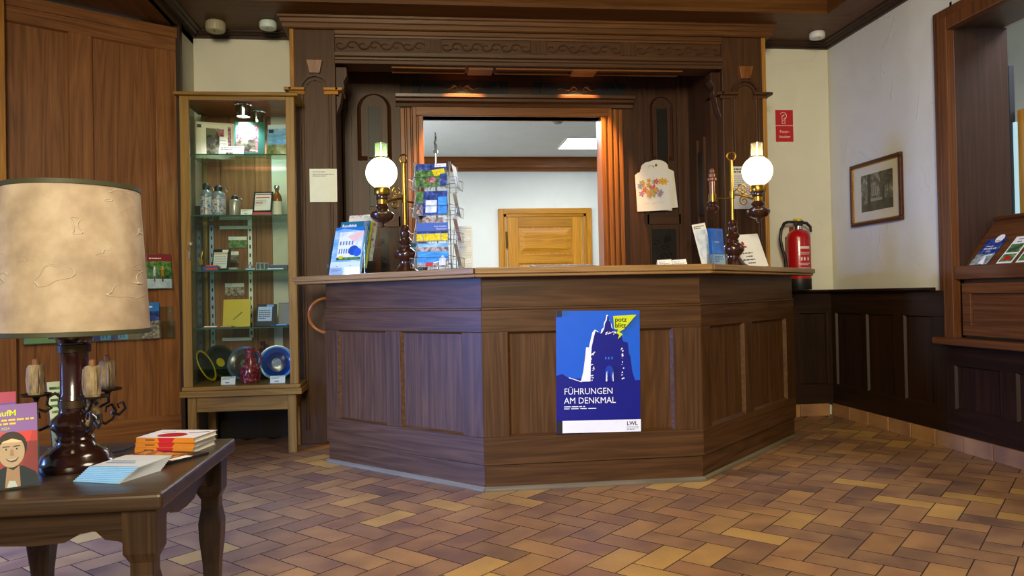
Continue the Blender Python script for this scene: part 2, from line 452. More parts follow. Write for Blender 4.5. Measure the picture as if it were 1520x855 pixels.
# ------------------------------------------------------------------ back wall, right wall
bw = sroot('wall_back')
m = MB(); m.box(XL-.2, -.60, YB, YB+.2, 0, 3.3); m.box(2.3, XR+.3, YB, YB+.2, 0, 3.3)
m.build('plaster', PLASTER, bw)
m = MB(); m.box(XL-.05, -.6, YB-.03, YB-.001, 0, 1.7); m.build('dark_boarding', wood('oak_shade_black', '#0b0704', '#150d07', '#22150c'), bw)  # near-black boards stand in for the shade below the cabinet
rw = sroot('wall_right')
JY = 4.47    # jamb of the opening in the right wall
OT = 2.66
m = MB(); m.box(XR, XR+.5, JY+.03, YB+.2, 0, 3.3); m.box(XR, XR+.5, .5, JY+.03, OT, 3.3); m.box(XR, XR+.5, .5, JY+.03, 0, .66)
m.build('plaster', PLASTER, rw)
# wainscot, built as framed boards
def wains(name, W, H, z0, cols, loc, rz):
    o = panelling(W, H, cols, [(.25-z0, .815-z0)], .018).build(name, [WAIN[Z], WAIN[X], WAIN[Z]], None, bevel=.002)
    o.location = loc; o.rotation_euler = (0, 0, rz); o['kind'] = 'structure'; return o
Z0 = .09
# right wall run: local x grows towards the camera (-Y world) -> rotation -90deg
cols = [(YB-.03-y1, YB-.03-y0) for y1, y0 in [(5.69, 5.33), (5.27, 4.95), (4.83, 4.54)]]
wains('wall_right_wainscot', YB-.03-4.40, .98-Z0, Z0, cols, (XR-.04, YB-.03, Z0), -PI/2)
o = panelling(2.9, .66-Z0, [(.06, .43), (.55, .95), (1.07, 1.45), (1.57, 2.0)], [(.25-Z0, .52-Z0)], .018).build('wall_right_dado', [WAIN[Z], WAIN[X], WAIN[Z]], None, bevel=.002)
o.location = (XR-.04, 4.40, Z0); o.rotation_euler = (0, 0, -PI/2); o['kind'] = 'structure'
wains('wall_back_wainscot', XR-.04-2.56, .98-Z0, Z0, [(.10, .32), (.40, .62)], (2.56, YB-.04, Z0), 0)
m = MB(); pr = [(0, .975), (.03, .975), (.055, .985), (.055, 1.0), (0, 1.0)]
m.sweep(pr, [(2.56, YB-.04), (XR-.04, YB-.04), (XR-.04, 4.49)])
struct(m.build('trim_1', WAIN[X], bevel=.003))
m = MB()   # skirting tiles of terracotta
y = YB-.045
while y > 1.2:
    m.box(XR-.06, XR-.04, y-.242, y-.004, 0, .097); y -= .246
struct(m.build('baseboard_right', TERRA, bevel=.003))
m = MB(); x = 2.2
while x < XR-.2:
    m.box(x, min(x+.242, XR-.062), YB-.06, YB-.04, 0, .097); x += .246
struct(m.build('baseboard_back', TERRA, bevel=.003))
# ------------------------------------------------------------------ opening in the right wall
op = sroot('window_1')
m = MB()   # casing on the room face
for a, b, t in ((.0, .055, .03), (.055, .14, .045)):
    m.box(XR-t, XR+.01, JY-b, JY-a, .66, OT+.065-a)
    m.box(XR-t, XR+.01, 1.0, JY-b, OT+.065-b, OT+.065-a)
m.build('casing', RWIN[Z], op, bevel=.005)
m = MB()   # reveal, splayed a little
m.add([(XR, JY-.14, .66), (XR+.5, JY+.02, .66), (XR+.5, JY+.02, OT+.1), (XR, JY-.14, OT+.1), (XR, JY-.119, .66), (XR+.5, JY+.06, .66), (XR+.5, JY+.06, OT+.1), (XR, JY-.119, OT+.1)],
      [(0, 1, 2, 3), (5, 4, 7, 6), (4, 0, 3, 7), (1, 5, 6, 2), (3, 2, 6, 7), (4, 5, 1, 0)])
m.build('reveal', wood('oak_reveal', '#24130a', '#372012', '#472b18', rough=.8, coat=0), op)
m = MB(); m.add([(XR, 1, 2.59), (XR+.5, 1, 2.665), (XR+.5, JY+.06, 2.665), (XR, JY-.10, 2.59), (XR, 1, 2.68), (XR+.5, 1, 2.70), (XR+.5, JY+.06, 2.70), (XR, JY-.10, 2.68)], [(0, 1, 2, 3), (7, 6, 5, 4), (0, 4, 5, 1), (1, 5, 6, 2), (2, 6, 7, 3), (3, 7, 4, 0)]); m.build('head_lining', ALC[Y], op)
m = MB(); m.prism([(XR-.09, .655), (XR-.09, .69), (XR-.075, .70), (XR+.1, .70), (XR+.1, .63), (XR-.05, .63)][::-1], 1.2, JY-.02, 'Y') if False else m.box(XR-.09, XR+.12, 1.2, JY+.005, .645, .69)
m.build('sill', RWIN[Y], op, bevel=.008)
# the room beyond, as far as the gap shows it
nb = sroot('wall_far_right')
m = MB(); m.box(5.6, 5.7, 1, 9, 0, 4.2); m.box(3.8, 5.7, 7.6, 7.7, 0, 4.2); m.build('plaster', PLAIN, nb)
m = MB(); m.box(3.8, 5.7, 1, 7.6, 4.1, 4.2); m.build('ceiling_boards', CEIL[Y], nb)

# ------------------------------------------------------------------ ceiling with coffer and mouldings
ce = sroot('ceiling')
m = MB()
XA, XB_, YA = XL+.32, 2.93, 5.16
m.box(XL-.3, XR+.1, YA, YB+.25, ZC, 3.3, 0)          # back border
m.box(XL-.3, XA, -1, YA, ZC, 3.3, 1); m.box(XB_, XR+.1, -1, YA, ZC, 3.3, 1)
m.box(XA, XB_, -1, YA, 3.24, 3.3, 1)
m.build('boards', [CEIL[X], CEIL[Y]], ce)
m = MB()   # stepped moulding round the coffer
pr = [(0, 3.24), (.04, 3.24), (.035, 3.21), (.015, 3.20), (.012, 3.05), (.02, 3.0), (.02, ZC), (0, ZC)]
m.sweep(pr, [(XA, -1), (XA, YA), (XB_, YA), (XB_, -1)], 0)
m.build('coffer_moulding', CEIL[X], ce)
m = MB()   # dark crown moulding along the plaster walls
pr = [(0, 2.93), (.025, 2.93), (.03, 2.945), (.05, 2.95), (.055, 2.96), (.075, 2.965), (.078, ZC), (0, ZC)]
m.sweep(pr, [(XL, -1), (XL, YB), (-.89, YB)], 0)
m.sweep(pr, [(2.56, YB), (XR, YB), (XR, -1)], 0)
m.build('crown_moulding', DARK[X], ce)
# ------------------------------------------------------------------ oak portal round the counter recess
YP = 5.43
def pillar(name, x0, x1, sgn):
    r = sroot(name)
    m = MB(); m.box(x0, x1, YP, YB+.1, 0, 2.90); m.build('shaft', PORT[Z], r, bevel=.004)
    m = MB(); e = x0-.012 if sgn < 0 else x1-.018
    m.box(e, e+.03, YP-.012, YB-.001, 0, 2.90); m.build('edge_strip', GOLDOAK[Z], r, bevel=.003)
    # flute lines framing the lower shaft, capital shelf pieces, arch and keystone
    xc = (x0+x1)/2+.01; zc = 2.47
    m = MB()
    for dx in (-.105, -.085, .085, .105): m.box(xc+dx-.006, xc+dx+.006, YP-.012, YP+.01, .1, zc-.03)
    m.build('reeding', PORT[Z], r, bevel=.003)
    m = MB()
    pf = [(0, zc-.035), (.012, zc-.035), (.02, zc-.015), (.04, zc-.01), (.04, zc+.008), (0, zc+.008)]
    for a, b in ((x0-.02, xc-.07), (xc+.06, x1+.02)):
        m.sweep(pf, [(a, YP+.2), (a, YP), (b, YP), (b, YP+.2)] if False else [(a, YP), (b, YP)])
        if a < x0: m.box(a-.03, a+.02, YP-.04, YB-.001 if sgn < 0 else YP+.2, zc-.012, zc+.008)
        if b > x1: m.box(b-.02, b+.03, YP-.04, YB-.001 if sgn > 0 else YP+.2, zc-.012, zc+.008)
    m.build('capital', (GOLDOAK if sgn < 0 else PORT)[X], r, bevel=.003)
    m = MB(); N = 18
    for rad, t, d in ((.088, .022, .022), (.062, .01, .012)):
        pts = []
        for k in range(N+1):
            a = PI*k/N; pts.append((math.cos(a), math.sin(a)))
        for k in range(N):
            (c0, s0), (c1, s1) = pts[k], pts[k+1]
            q = [(xc+c0*rad, zc+s0*rad), (xc+c1*rad, zc+s1*rad), (xc+c1*(rad+t), zc+s1*(rad+t)), (xc+c0*(rad+t), zc+s0*(rad+t))]
            m.add([(u, YP-d, v) for u, v in q]+[(u, YP, v) for u, v in q], [(0, 3, 2, 1), (0, 1, 5, 4), (2, 3, 7, 6)])
    m.build('arch', ALC[X], r)
    m = MB(); z0, z1 = zc+.11, zc+.20
    m.add([(xc-.035, YP-.03, z0), (xc+.035, YP-.03, z0), (xc+.055, YP-.038, z1), (xc-.055, YP-.038, z1), (xc-.035, YP, z0), (xc+.035, YP, z0), (xc+.055, YP, z1), (xc-.055, YP, z1)],
          [(0, 1, 2, 3), (0, 4, 5, 1), (1, 5, 6, 2), (2, 6, 7, 3), (3, 7, 4, 0)])
    m.build('keystone', CASE[Z], r, bevel=.002)
    # carved console towards the recess
    m = MB(); xi = x1 if sgn < 0 else x0; q = 1 if sgn < 0 else -1
    prof = [(0, 2.64), (.075, 2.64), (.08, 2.58), (.055, 2.54), (.06, 2.50), (.04, 2.44), (.03, 2.38), (.012, 2.33), (0, 2.30)]
    if q > 0: prof = prof[::-1]
    vs = [(xi+q*u, YP+.03, v) for u, v in prof]+[(xi+q*u, YP+.14, v) for u, v in prof]; n = len(prof)
    m.add(vs, [tuple(range(n)), tuple(range(n, 2*n))[::-1]]+[(i, n+i, n+(i+1) % n, (i+1) % n) for i in range(n)])
    m.build('console', ALC[Z], r, bevel=.003)
    return r
PX0, PX1, PX2, PX3 = -.885, -.588, 2.235, 2.56
pillar('wall_pillar_left', PX0, PX1, -1)
pillar('wall_pillar_right', PX2, PX3, 1)
hd = sroot('trim_2')     # entablature
m = MB(); pr = [(0, 2.845), (.012, 2.845), (.014, 2.858), (.024, 2.864), (.026, 2.89), (.034, 2.897), (.036, 2.925), (.046, 2.932), (.05, 2.955), (.062, 2.962), (.064, ZC), (0, ZC)]
m.sweep([(o, z) for o, z in pr if z >= 2.89]+[(0, 2.89)], [(PX0-.02, YB), (PX0-.02, YP-.001), (PX3+.02, YP-.001), (PX3+.02, YB)], 0)
m.sweep(pr, [(PX1, YP+.02), (PX2, YP+.02)], 0)
m.build('cornice', CEIL[X], hd)
m = MB(); m.box(PX1, PX2, YP+.02, YP+.2, 2.66, 3.0); m.build('beam', PORT[X], hd)
m = MB(); pr = [(0, 2.655), (.03, 2.655), (.035, 2.675), (.02, 2.688), (.022, 2.70), (.04, 2.708), (.045, 2.73), (0, 2.735)]
m.sweep(pr, [(PX1, YP+.02), (PX2, YP+.02)]); m.build('bead_moulding', PORT[X], hd)
# carved frieze: leaf scrolls between fluted blocks
blocks = [.10, .86, 1.53]
m = MB()
for xb in blocks:
    m.box(xb-.06, xb+.06, YP+.008, YP+.02, 2.735, 2.845)
    for k in range(5): m.box(xb-.05+k*.022, xb-.038+k*.022, YP+.001, YP+.008, 2.745, 2.835)
m.build('fluted_block', PORT[Z], hd, bevel=.002)
m = MB(); ed = [PX1]+[v for b in blocks for v in (b-.06, b+.06)]+[PX2]
for a, b in zip(ed[0::2], ed[1::2]):
    n = max(4, int((b-a)/.07)); 
    for k in range(n):
        x = a+(b-a)*(k+.5)/n; zc = 2.79
        s = 1 if k % 2 else -1
        pts = [(x+.045*math.cos(q)*(1-q/9), YP+.016, zc+s*.032*math.sin(q)*(1-q/9)) for q in [i*.7 for i in range(9)]]
        m.tube(pts, [.004, .006, .006, .006, .005, .005, .004, .004, .003], 6)
m.build('carved_scroll', PORT[X], hd, smooth=True)
m = MB()   # recessed strips in the underside of the beam
for a, b in ((-.2, .33), (.55, 1.12), (1.3, 1.95)):
    m.box(a, b, YP+.05, YP+.06, 2.645, 2.66); m.box(a, b, YP+.17, YP+.18, 2.645, 2.66)
for xb in (.44, 1.21): m.box(xb-.09, xb+.09, YP+.045, YP+.185, 2.638, 2.66)
m.build('soffit_moulding', CASE[X], hd, bevel=.003)
# ------------------------------------------------------------------ the recess behind the counter
YA2 = 6.03
rc = sroot('wall_recess')
OX0, OX1, OZ = .022, 1.445, 2.43
m = MB()
m.box(-.75, OX0-.02, YA2, YA2+.12, 0, 2.95, 0); m.box(OX1+.02, 2.45, YA2, YA2+.12, 0, 2.95, 0)
m.box(OX0-.02, OX1+.02, YA2, YA2+.12, OZ, 2.95, 1); m.box(OX0-.02, OX1+.02, YA2, YA2+.12, 0, .95, 1)
m.build('boarding', [ALC[Z], ALC[X]], rc)
m = MB(); m.box(-.75, 2.45, YP+.2, YA2, 2.90, 2.95); m.build('recess_ceiling', ALC[X], rc)
m = MB(); m.box(PX1-.1, PX1, YB, YA2, 0, 2.95); m.box(2.185, 2.30, YP+.12, YA2, 0, 2.95); m.build('side_boarding', ALC[Z], rc)
m = MB()   # cornice shelf over the opening
pr = [(0, 2.50), (.03, 2.50), (.04, 2.525), (.07, 2.535), (.075, 2.555), (.10, 2.56), (.105, 2.585), (0, 2.59)]
m.sweep(pr, [(-.19, YA2), (-.19, YA2-.0), (1.71, YA2)] if False else [(-.19, YA2), (1.71, YA2)]); m.build('cornice_shelf', wood('oak_shelf', '#2a170a', '#472a13', '#5c3a1c', axis='X', rough=.28, coat=.4), rc, bevel=.002)
m = MB()   # two black carved friezes above the shelf
for a, b in ((-.06, .70), (.90, 1.66)):
    m.box(a, b, YA2-.006, YA2, 2.61, 2.71, 0)
    xc = (a+b)/2
    for s in (-1, 1):
        pts = [(xc+s*(.02+.16*q), YA2-.012, 2.655+.022*math.sin(q*9)*(1-q)) for q in [i/14 for i in range(15)]]
        m.tube(pts, [.008*(1-i/16)+.001 for i in range(15)], 6, 1)
        pts = [(xc+s*(.05+.03*math.cos(q)), YA2-.012, 2.66+.022*math.sin(q)) for q in [i*.5 for i in range(12)]]
        m.tube(pts, .004, 6, 1)
        m.tube([(xc+s*.33, YA2-.01, 2.62), (xc+s*.29, YA2-.01, 2.70)], .004, 6, 1)
m.build('carved_frieze', [BLK, ALC[X]], rc)
m = MB()   # opening casing: head and fluted sides
m.box(OX0-.09, OX1+.09, YA2-.03, YA2+.15, OZ, OZ+.07, 1)
for x0, s in ((OX0, -1), (OX1, 1)):
    for a, b, t in ((0, .04, .03), (.04, .055, .015), (.055, .085, .04), (.085, .10, .018), (.10, .13, .04), (.13, .145, .018), (.145, .18, .03)):
        xa, xb = x0+s*a, x0+s*b
        m.box(xa, xb, YA2-t, YA2+(.15 if a == 0 else 0), .9, OZ+(0 if a == 0 else .06), 0)
m.build('opening_casing', [CASE[Z], CASE[X]], rc, bevel=.004)
m = MB()  # arched panels either side, carved panels below
for xc, hw in ((-.36, .19), (1.955, .14)):
    z0, z1 = 2.10, 2.58
    ar = hw*.62; N = 14; zt = 2.60-ar
    out = [(xc-ar, z0), (xc+ar, z0)]+[(xc+ar*math.cos(PI*k/N), zt+ar*math.sin(PI*k/N)) for k in range(N+1)]
    n = len(out); inn = [(xc+(u-xc)*.86, z0+.015+(v-z0)*.96) for u, v in out]
    m.add([(u, YA2-.016, v) for u, v in out]+[(u, YA2-.001, v) for u, v in inn], [(i, (i+1) % n, n+(i+1) % n, n+i) for i in range(n)], 0)
    m.add([(u, YA2-.016, v) for u, v in out]+[(xc+(u-xc)*1.12, YA2-.001, z0-.02+(v-z0)*1.05) for u, v in out], [(i, n+i, n+(i+1) % n, (i+1) % n) for i in range(n)], 0)
    m.box(xc-.043, xc+.043, YA2-.012, YA2, 1.72, 2.50, 1)
    for s in (-1, 1): m.box(xc+s*.05-.005, xc+s*.05+.005, YA2-.016, YA2, 1.70, 2.52, 0)
    m.box(xc-hw, xc+hw, YA2-.02, YA2, 1.56, 1.64, 2)
    for s in (-1, 1): m.box(xc+s*hw-.014, xc+s*hw+.014, YA2-.02, YA2, .8, 2.85, 0)
    m.box(xc-.10, xc+.10, YA2-.01, YA2, 1.0, 1.52, 1)
    rnd = random.Random(3)
    for k in range(16):
        u = xc+rnd.uniform(-.07, .07); v = rnd.uniform(1.05, 1.48)
        pts = [(u+.03*math.cos(q)*(1-q/8), YA2-.014, v+.03*math.sin(q)*(1-q/8)) for q in [i*.8 for i in range(8)]]
        m.tube(pts, .005, 5, 1)
m.build('recess_panel', [ALC[Z], wood('oak_blackened', '#080605', '#100c09', '#1a130d'), ALC[X]], rc)
m = MB()  # inner slot on the right-hand cheek
m.box(2.172, 2.186, 5.70, 5.80, 1.60, 2.10, 1); m.box(2.165, 2.186, 5.66, 5.69, 1.5, 2.2, 0); m.box(2.165, 2.186, 5.81, 5.84, 1.5, 2.2, 0); m.box(2.165, 2.186, 5.55, 5.95, 1.38, 1.42, 0)
m.build('cheek_panel', [ALC[Z], BLK], rc)
# ------------------------------------------------------------------ office seen through the opening
of = sroot('wall_office')
m = MB(); m.box(-2, 5, 9.9, 10.0, 0, 3.0); m.box(-2.1, -2, YA2+.12, 9.9, 0, 3); m.box(3.5, 3.6, YA2+.12, 9.9, 0, 3)
m.box(-2, -.75, YA2+.0, YA2+.12, 0, 3) ; m.box(2.45, 3.5, YA2, YA2+.12, 0, 3)
m.build('plaster', PLAIN, of)
oc = MB(); oc.box(-2.1, 3.6, YA2+.12, 10, 2.80, 2.9); struct(oc.build('ceiling_office', PLAIN))
m = MB(); pr = [(0, 2.63), (.05, 2.63), (.06, 2.66), (.10, 2.67), (.10, 2.78), (.14, 2.80), (0, 2.80)]
m.sweep(pr, [(-2, 9.9), (3.5, 9.9)]); struct(m.build('trim_3', CASE[X], bevel=.003))
OFO = wood3('oak_office_door', '#7a5014', '#a9741f', '#c4902f', rough=.35)
dr = sroot('door_1', (1.60, 9.9, 0))
m = MB()
pr = [(0, 0), (.0, .02)]
for s in (-1, 1):
    m.box(s*.62, s*.55, -.045, 0, 0, 2.14, 0); m.box(s*.55, s*.51, -.03, 0, 0, 2.10, 0)
m.box(-.55, .55, -.045, 0, 2.07, 2.14, 1); m.box(-.55, .55, -.03, 0, 2.03, 2.07, 1)
m.build('door_frame', [OFO[Z], OFO[X]], dr, bevel=.004)
m = MB()
m.box(-.50, .50, -.012, -.002, 0, 2.03, 0)
for a, b in ((-.50, -.36), (.36, .50)): m.box(a, b, -.025, -.012, 0, 2.03, 0)
for a, b in ((1.90, 2.03), (1.42, 1.54), (.85, 1.0), (0, .2)): m.box(-.36, .36, -.024, -.012, a, b, 1)
for z0, z1 in ((1.54, 1.90), (1.0, 1.42), (.2, .85)):
    q = .06
    m.add([(-.34, -.012, z0+.02), (.34, -.012, z0+.02), (.34, -.012, z1-.02), (-.34, -.012, z1-.02), (-.34+q, -.026, z0+.02+q), (.34-q, -.026, z0+.02+q), (.34-q, -.026, z1-.02-q), (-.34+q, -.026, z1-.02-q)],
          [(0, 1, 5, 4), (1, 2, 6, 5), (2, 3, 7, 6), (3, 0, 4, 7), (4, 5, 6, 7)], 1)
m.build('door_leaf', [OFO[Z], OFO[X]], dr, bevel=.003)
m = MB(); m.cyl(.012, 1.62, 1.84, (-.515, -.04, 0), 10); m.build('hinge', paint('#5a4a30', .3, 1), dr)
m = MB(); m.box(-.31, .31, -.31, .31, -.012, 0, 0)
pl = tag(m.build('ceiling_light_panel', emis('office_light', '#fbfdff', 12)), 'bright square light panel set in the office ceiling', 'ceiling light', loc=(1.98, 8.86, 2.80))
m = MB()
for a, b, c, d in ((-.33, .33, -.33, -.31), (-.33, .33, .31, .33), (-.33, -.31, -.31, .31), (.31, .33, -.31, .31)): m.box(a, b, c, d, -.015, 0)
m.build('light_frame', paint('#e8e8e4', .4), pl)
m = MB(); m.lathe([(0, 0), (.055, 0), (.055, -.018), (.035, -.04), (0, -.045)], 20)
tag(m.build('smoke_detector', paint('#8a8a84', .5), smooth=True), 'small grey smoke detector on the office ceiling before the light panel', 'smoke detector', loc=(1.40, 7.70, 2.80))
# oak bookcase at the office wall
bk = thing('bookcase', 'narrow oak bookcase of papers beside the office door', 'bookcase', (2.08, 8.35, 0))
m = MB(); m.box(0, .5, 0, .02, 0, 1.86); m.box(0, .02, -.0, .3, 0, 1.86) ; m.box(.48, .5, 0, .3, 0, 1.86); m.box(0, .5, .28, .3, 0, 1.86)
m = MB(); m.box(0, .4, .28, .3, 0, 1.86, 0); m.box(0, .02, 0, .3, 0, 1.86, 0); m.box(.38, .4, 0, .3, 0, 1.86, 0); m.box(.0, .4, 0, .3, 1.84, 1.87, 1)
m.build('carcass', [CASE[Z], CASE[X]], bk, bevel=.002)
for z in (.1, .45, .8, 1.15, 1.5):
    m = MB(); m.box(.02, .38, .01, .28, z, z+.02); m.build('shelf', CASE[X], bk)
for i, (z, x) in enumerate([(1.52, .03), (1.52, .085), (1.52, .14), (1.17, .03), (1.17, .09), (1.17, .15)]):
    m = MB(); m.box(0, .045, 0, .2, 0, .26)
    tag(m.build('folder', paint(['#dfe3e6', '#b9c6d2', '#e6e2d6'][i % 3], .6)), 'pale paper folder standing in the office bookcase', 'folder', 'pale folders in the office bookcase', (2.08+x, 8.365, z+.0015))
# ------------------------------------------------------------------ ceiling fittings
def puck(name, px, py, col, r, h, label, drop=.0):
    p = at_z(px, py, ZC-h*.5)
    m = MB(); m.lathe([(0, 0), (r*.9, 0), (r, -.008), (r, -h*.7), (r*.93, -h*.9), (r*.7, -h), (0, -h)], 28)
    o = tag(m.build(name, paint(col, .5), smooth=True), label, 'detector', loc=(p.x, p.y, ZC))
    m = MB(); m.cyl(.005, -h-.004, -h+.002, (0, -r*.5, 0), 10); m.build('indicator', BLK, o)
    return o
o = puck('smoke_detector', 320, 40, '#a8a084', .066, .075, 'ribbed beige detector on the brown ceiling above the glass cabinet')
m = MB()
for k in range(20):
    a = 2*PI*k/20; m.box(.0645*math.cos(a)-.002, .0645*math.cos(a)+.002, .0645*math.sin(a)-.002, .0645*math.sin(a)+.002, -.055, -.012)
m.build('rib', paint('#8d866c', .5), o)
puck('smoke_detector', 398, 38, '#cfe0da', .06, .055, 'smooth pale white detector on the ceiling beside the left pillar')
puck('smoke_detector', 1213, 53, '#d8d8cc', .058, .05, 'white detector on the ceiling in the corner above the fire sign')
# ------------------------------------------------------------------ reception counter (three faces of an octagon)
CNT = wood3('oak_counter', '#301d0c', '#4a2f16', '#5f4023', rough=.42, fig=.7)
CTOP = wood3('oak_countertop', '#70542c', '#987444', '#b08c58', rough=.3, coat=.25)
A, B, C_, D = [Vector(p) for p in ((-.61, 4.80), (.29, 3.90), (1.457, 3.90), (2.51, 4.953))]
ctr = thing('reception_counter', 'panelled dark oak reception counter with three angled faces under a thick worktop', 'counter')
KICK = wood('kick_strip_oak', '#544a38', '#70654e', '#867a60', axis='X', rough=.28, coat=.4)
ZP, ZR, ZT = .13, .935, 1.098
def face(P, Q, panels, ext0=0, ext1=0):
    """one framed face from P to Q (left to right seen from the room)"""
    d = (Q-P); L = d.length; a = math.atan2(d.y, d.x)
    M = Matrix.Translation((P.x, P.y, 0)) @ Matrix.Rotation(a, 4, 'Z')
    def mk(name, mats, fn, bevel=.0025):
        m = MB(); fn(m); o = m.build(name, mats, ctr, bevel=bevel)
        o.matrix_local = M; return o
    # base board, plinth strip, frieze
    mk('plinth', CNT[X], lambda m: m.box(.006, L-.006, .012, .04, 0, ZP))
    mk('kick_strip', KICK, lambda m: m.prism([(.012, 0), (-.008, 0), (-.008, .012), (.004, .024), (.012, .024)][::-1], 0, L, 'X'))
    mk('frieze', CNT[X], lambda m: m.box(.004, L-.004, .008, .04, ZR+.006, ZT))
    mk('bead', CNT[X], lambda m: m.box(0, L, -.004, .03, ZR-.006, ZR+.006), .003)
    zb, zt = .275, .815
    mk('rail', CNT[X], lambda m: m.box(0, L, 0, .03, ZP+.004, zb))
    mk('rail', CNT[X], lambda m: m.box(0, L, 0, .03, zt, ZR-.006))
    xs = [0]+[v for p in panels for v in p]+[L]
    for x0, x1 in zip(xs[0::2], xs[1::2]):
        mk('stile', CNT[Z], lambda m: m.box(x0, x1, .0005, .03, zb, zt))
    for x0, x1 in panels:
        def pn(m):
            m.box(x0-.01, x1+.01, .022, .036, zb-.01, zt+.01, 0)
            q = .012
            for (u0, v0, u1, v1, du0, dv0, du1, dv1) in ((x0, zb, x1, zb, q, q, -q, q), (x1, zt, x0, zt, -q, -q, q, -q), (x0, zt, x0, zb, q, -q, q, q), (x1, zb, x1, zt, -q, q, -q, -q)):
                m.add([(u0, .003, v0), (u1, .003, v1), (u1+du1, .022, v1+dv1), (u0+du0, .022, v0+dv0)], [(0, 1, 2, 3)], 1)
        mk('panel', [CNT[Z], CNT[X]], pn, 0)
    return M, L
L1 = (B-A).length; L3 = (D-C_).length
M1, _ = face(A, B, [(.115, .545), (.665, L1-.14)])
M2, L2 = face(B, C_, [(.135, .50), (.62, L2_)] if False else [(.135, .515), (.645, 1.167-.155)])
M3, _ = face(C_, D, [(.115, .60), (.725, L3-.16)])
# rear boarding that closes the body, and a lower desk shelf behind
off = .5
def inner(P, Q, o):
    d = (Q-P).normalized(); n = Vector((-d.y, d.x)); return n*o
def inset(o):
    """polyline A-B-C-D moved by o to the inside (positive = away from the room)"""
    k = math.tan(PI/8)*o
    d1 = (B-A).normalized(); d2 = (C_-B).normalized(); d3 = (D-C_).normalized()
    n1 = Vector((-d1.y, d1.x)); n2 = Vector((-d2.y, d2.x)); n3 = Vector((-d3.y, d3.x))
    return [A+n1*o, B+n1*o+d1*-k if False else B+n2*o+d2*k, C_+n2*o-d2*k, D+n3*o]
a0 = inset(.034); a1 = inset(.07)
m = MB()
poly = [tuple(p) for p in a0]+[tuple(p) for p in a1][::-1]
m.prism(poly, 0, ZT, 'Z'); m.build('back_boarding', CNT[Z], ctr)
m = MB(); a0 = inset(.072); a1 = inset(.30); m.prism([tuple(p) for p in a0]+[tuple(p) for p in a1][::-1], .74, .77, 'Z'); m.build('desk_shelf', CTOP[X], ctr)
# worktop in three mitred boards
o0 = inset(-.085); o1 = inset(.50)
d1 = (B-A).normalized(); d3 = (D-C_).normalized()
o0[0] = o0[0]-d1*.19; o1[0] = o1[0]-d1*.19
o0[3] = o0[3]+d3*.17; o1[3] = o1[3]+d3*.0
def board(i, a):
    m = MB()
    R_ = Matrix.Rotation(a, 4, 'Z')
    P = [o0[i], o0[i+1], o1[i+1], o1[i]]
    loc = [(R_.inverted() @ Vector((p.x, p.y, 0))) for p in P]
    m.prism([(p.x, p.y) for p in loc], ZT, ZT+.016); 
    # upper board stands a little proud: stepped edge
    c = sum(loc, Vector())/4
    Q = []
    for k, p in enumerate(loc): Q.append(p + Vector((0, -.012 if k < 2 else 0, 0)))
    m.prism([(p.x, p.y) for p in Q], ZT+.016, ZT+.048)
    o = m.build('worktop_board', CTOP[X], ctr, bevel=.006, seg=3); o.rotation_euler = (0, 0, a); return o
board(0, -PI/4); board(1, 0); board(2, PI/4)
TOPZ = ZT+.048
# three small nail marks on the left base board
m = MB()
for k in range(3): m.cyl(.003, -.0008, .0008, (0, 0, 0), 8) if False else m.box(.33+k*.014, .335+k*.014, .0112, .0125, .072, .077)
o = m.build('nail_mark', BLK, ctr); o.matrix_local = M1
# ------------------------------------------------------------------ the guided-tour poster taped to the middle face
NAVY = paint('#06107a', .35); BLUE = paint('#0458c8', .4); PWHITE = paint('#e8ecf2', .35); YEL = paint('#c8d80c', .35); PBLK = paint('#0c0e16', .5)
pw, ph = .445, .635
c = Card(pw, ph, .0015, [BLUE])
hor = [(0, 0), (1, 0), (1, .425), (.88, .425), (.15, .45), (.07, .485), (.0, .47)]
c.poly(hor, NAVY)
c.poly([(.15, .45), (.30, .415), (.30, .422), (.15, .457)], PWHITE)
# monument in navy with white lit edges
c.poly([(.29, .42), (.32, .50), (.345, .63), (.355, .70), (.385, .70), (.385, .60), (.37, .42)], PWHITE)
c.poly([(.36, .42), (.37, .58), (.395, .72), (.43, .82), (.46, .845), (.50, .83), (.50, .42)], PWHITE)
c.poly([(.525, .80), (.54, .845), (.565, .86), (.57, .90), (.59, .925), (.60, .965), (.615, .965), (.63, .925), (.66, .89), (.69, .80)], PWHITE)
body = [(.405, .42), (.41, .60), (.42, .70), (.45, .79), (.47, .835), (.50, .82), (.545, .815), (.572, .85), (.582, .895), (.603, .92), (.61, .955), (.622, .955), (.632, .92), (.652, .90), (.66, .86), (.68, .845), (.71, .815), (.73, .835), (.77, .80), (.80, .745), (.855, .735), (.865, .65), (.885, .62), (.905, .50), (.94, .42)]
c.poly(body, NAVY)
rnd = random.Random(5)
for k in range(70):   # white flecks along the left pier and the right pier
    s = rnd.random()
    u = .37+.07*rnd.random() if s < .65 else .755+.03*rnd.random()+.02*(rnd.random())
    v = .425+.27*rnd.random()
    if s > .85: u = .5+.2*rnd.random(); v = .80+.02*rnd.random()
    w, h = .006+.02*rnd.random(), .004+.012*rnd.random()
    c.poly([(u, v), (u+w, v+h*.3), (u+w*.7, v+h), (u+w*.1, v+h*.8)], PWHITE)
arch = [(.575, .42), (.575, .48)]+[(.625+.05*math.cos(PI-PI*k/10), .50+.05*math.sin(PI*k/10)) for k in range(11)]+[(.675, .42)]
c.poly(arch, paint('#0b3aa8', .35))
c.poly([(.60, .42), (.615, .475), (.625, .51), (.635, .475), (.655, .42)], NAVY)
c.poly([(.582, .42), (.59, .49), (.60, .505), (.60, .42)], PWHITE); c.poly([(.668, .42), (.662, .46), (.672, .50), (.676, .42)], PWHITE)
for u in (.575, .61, .65): c.rect(u, .60, u+.018, .62, paint('#2f66c8', .4))
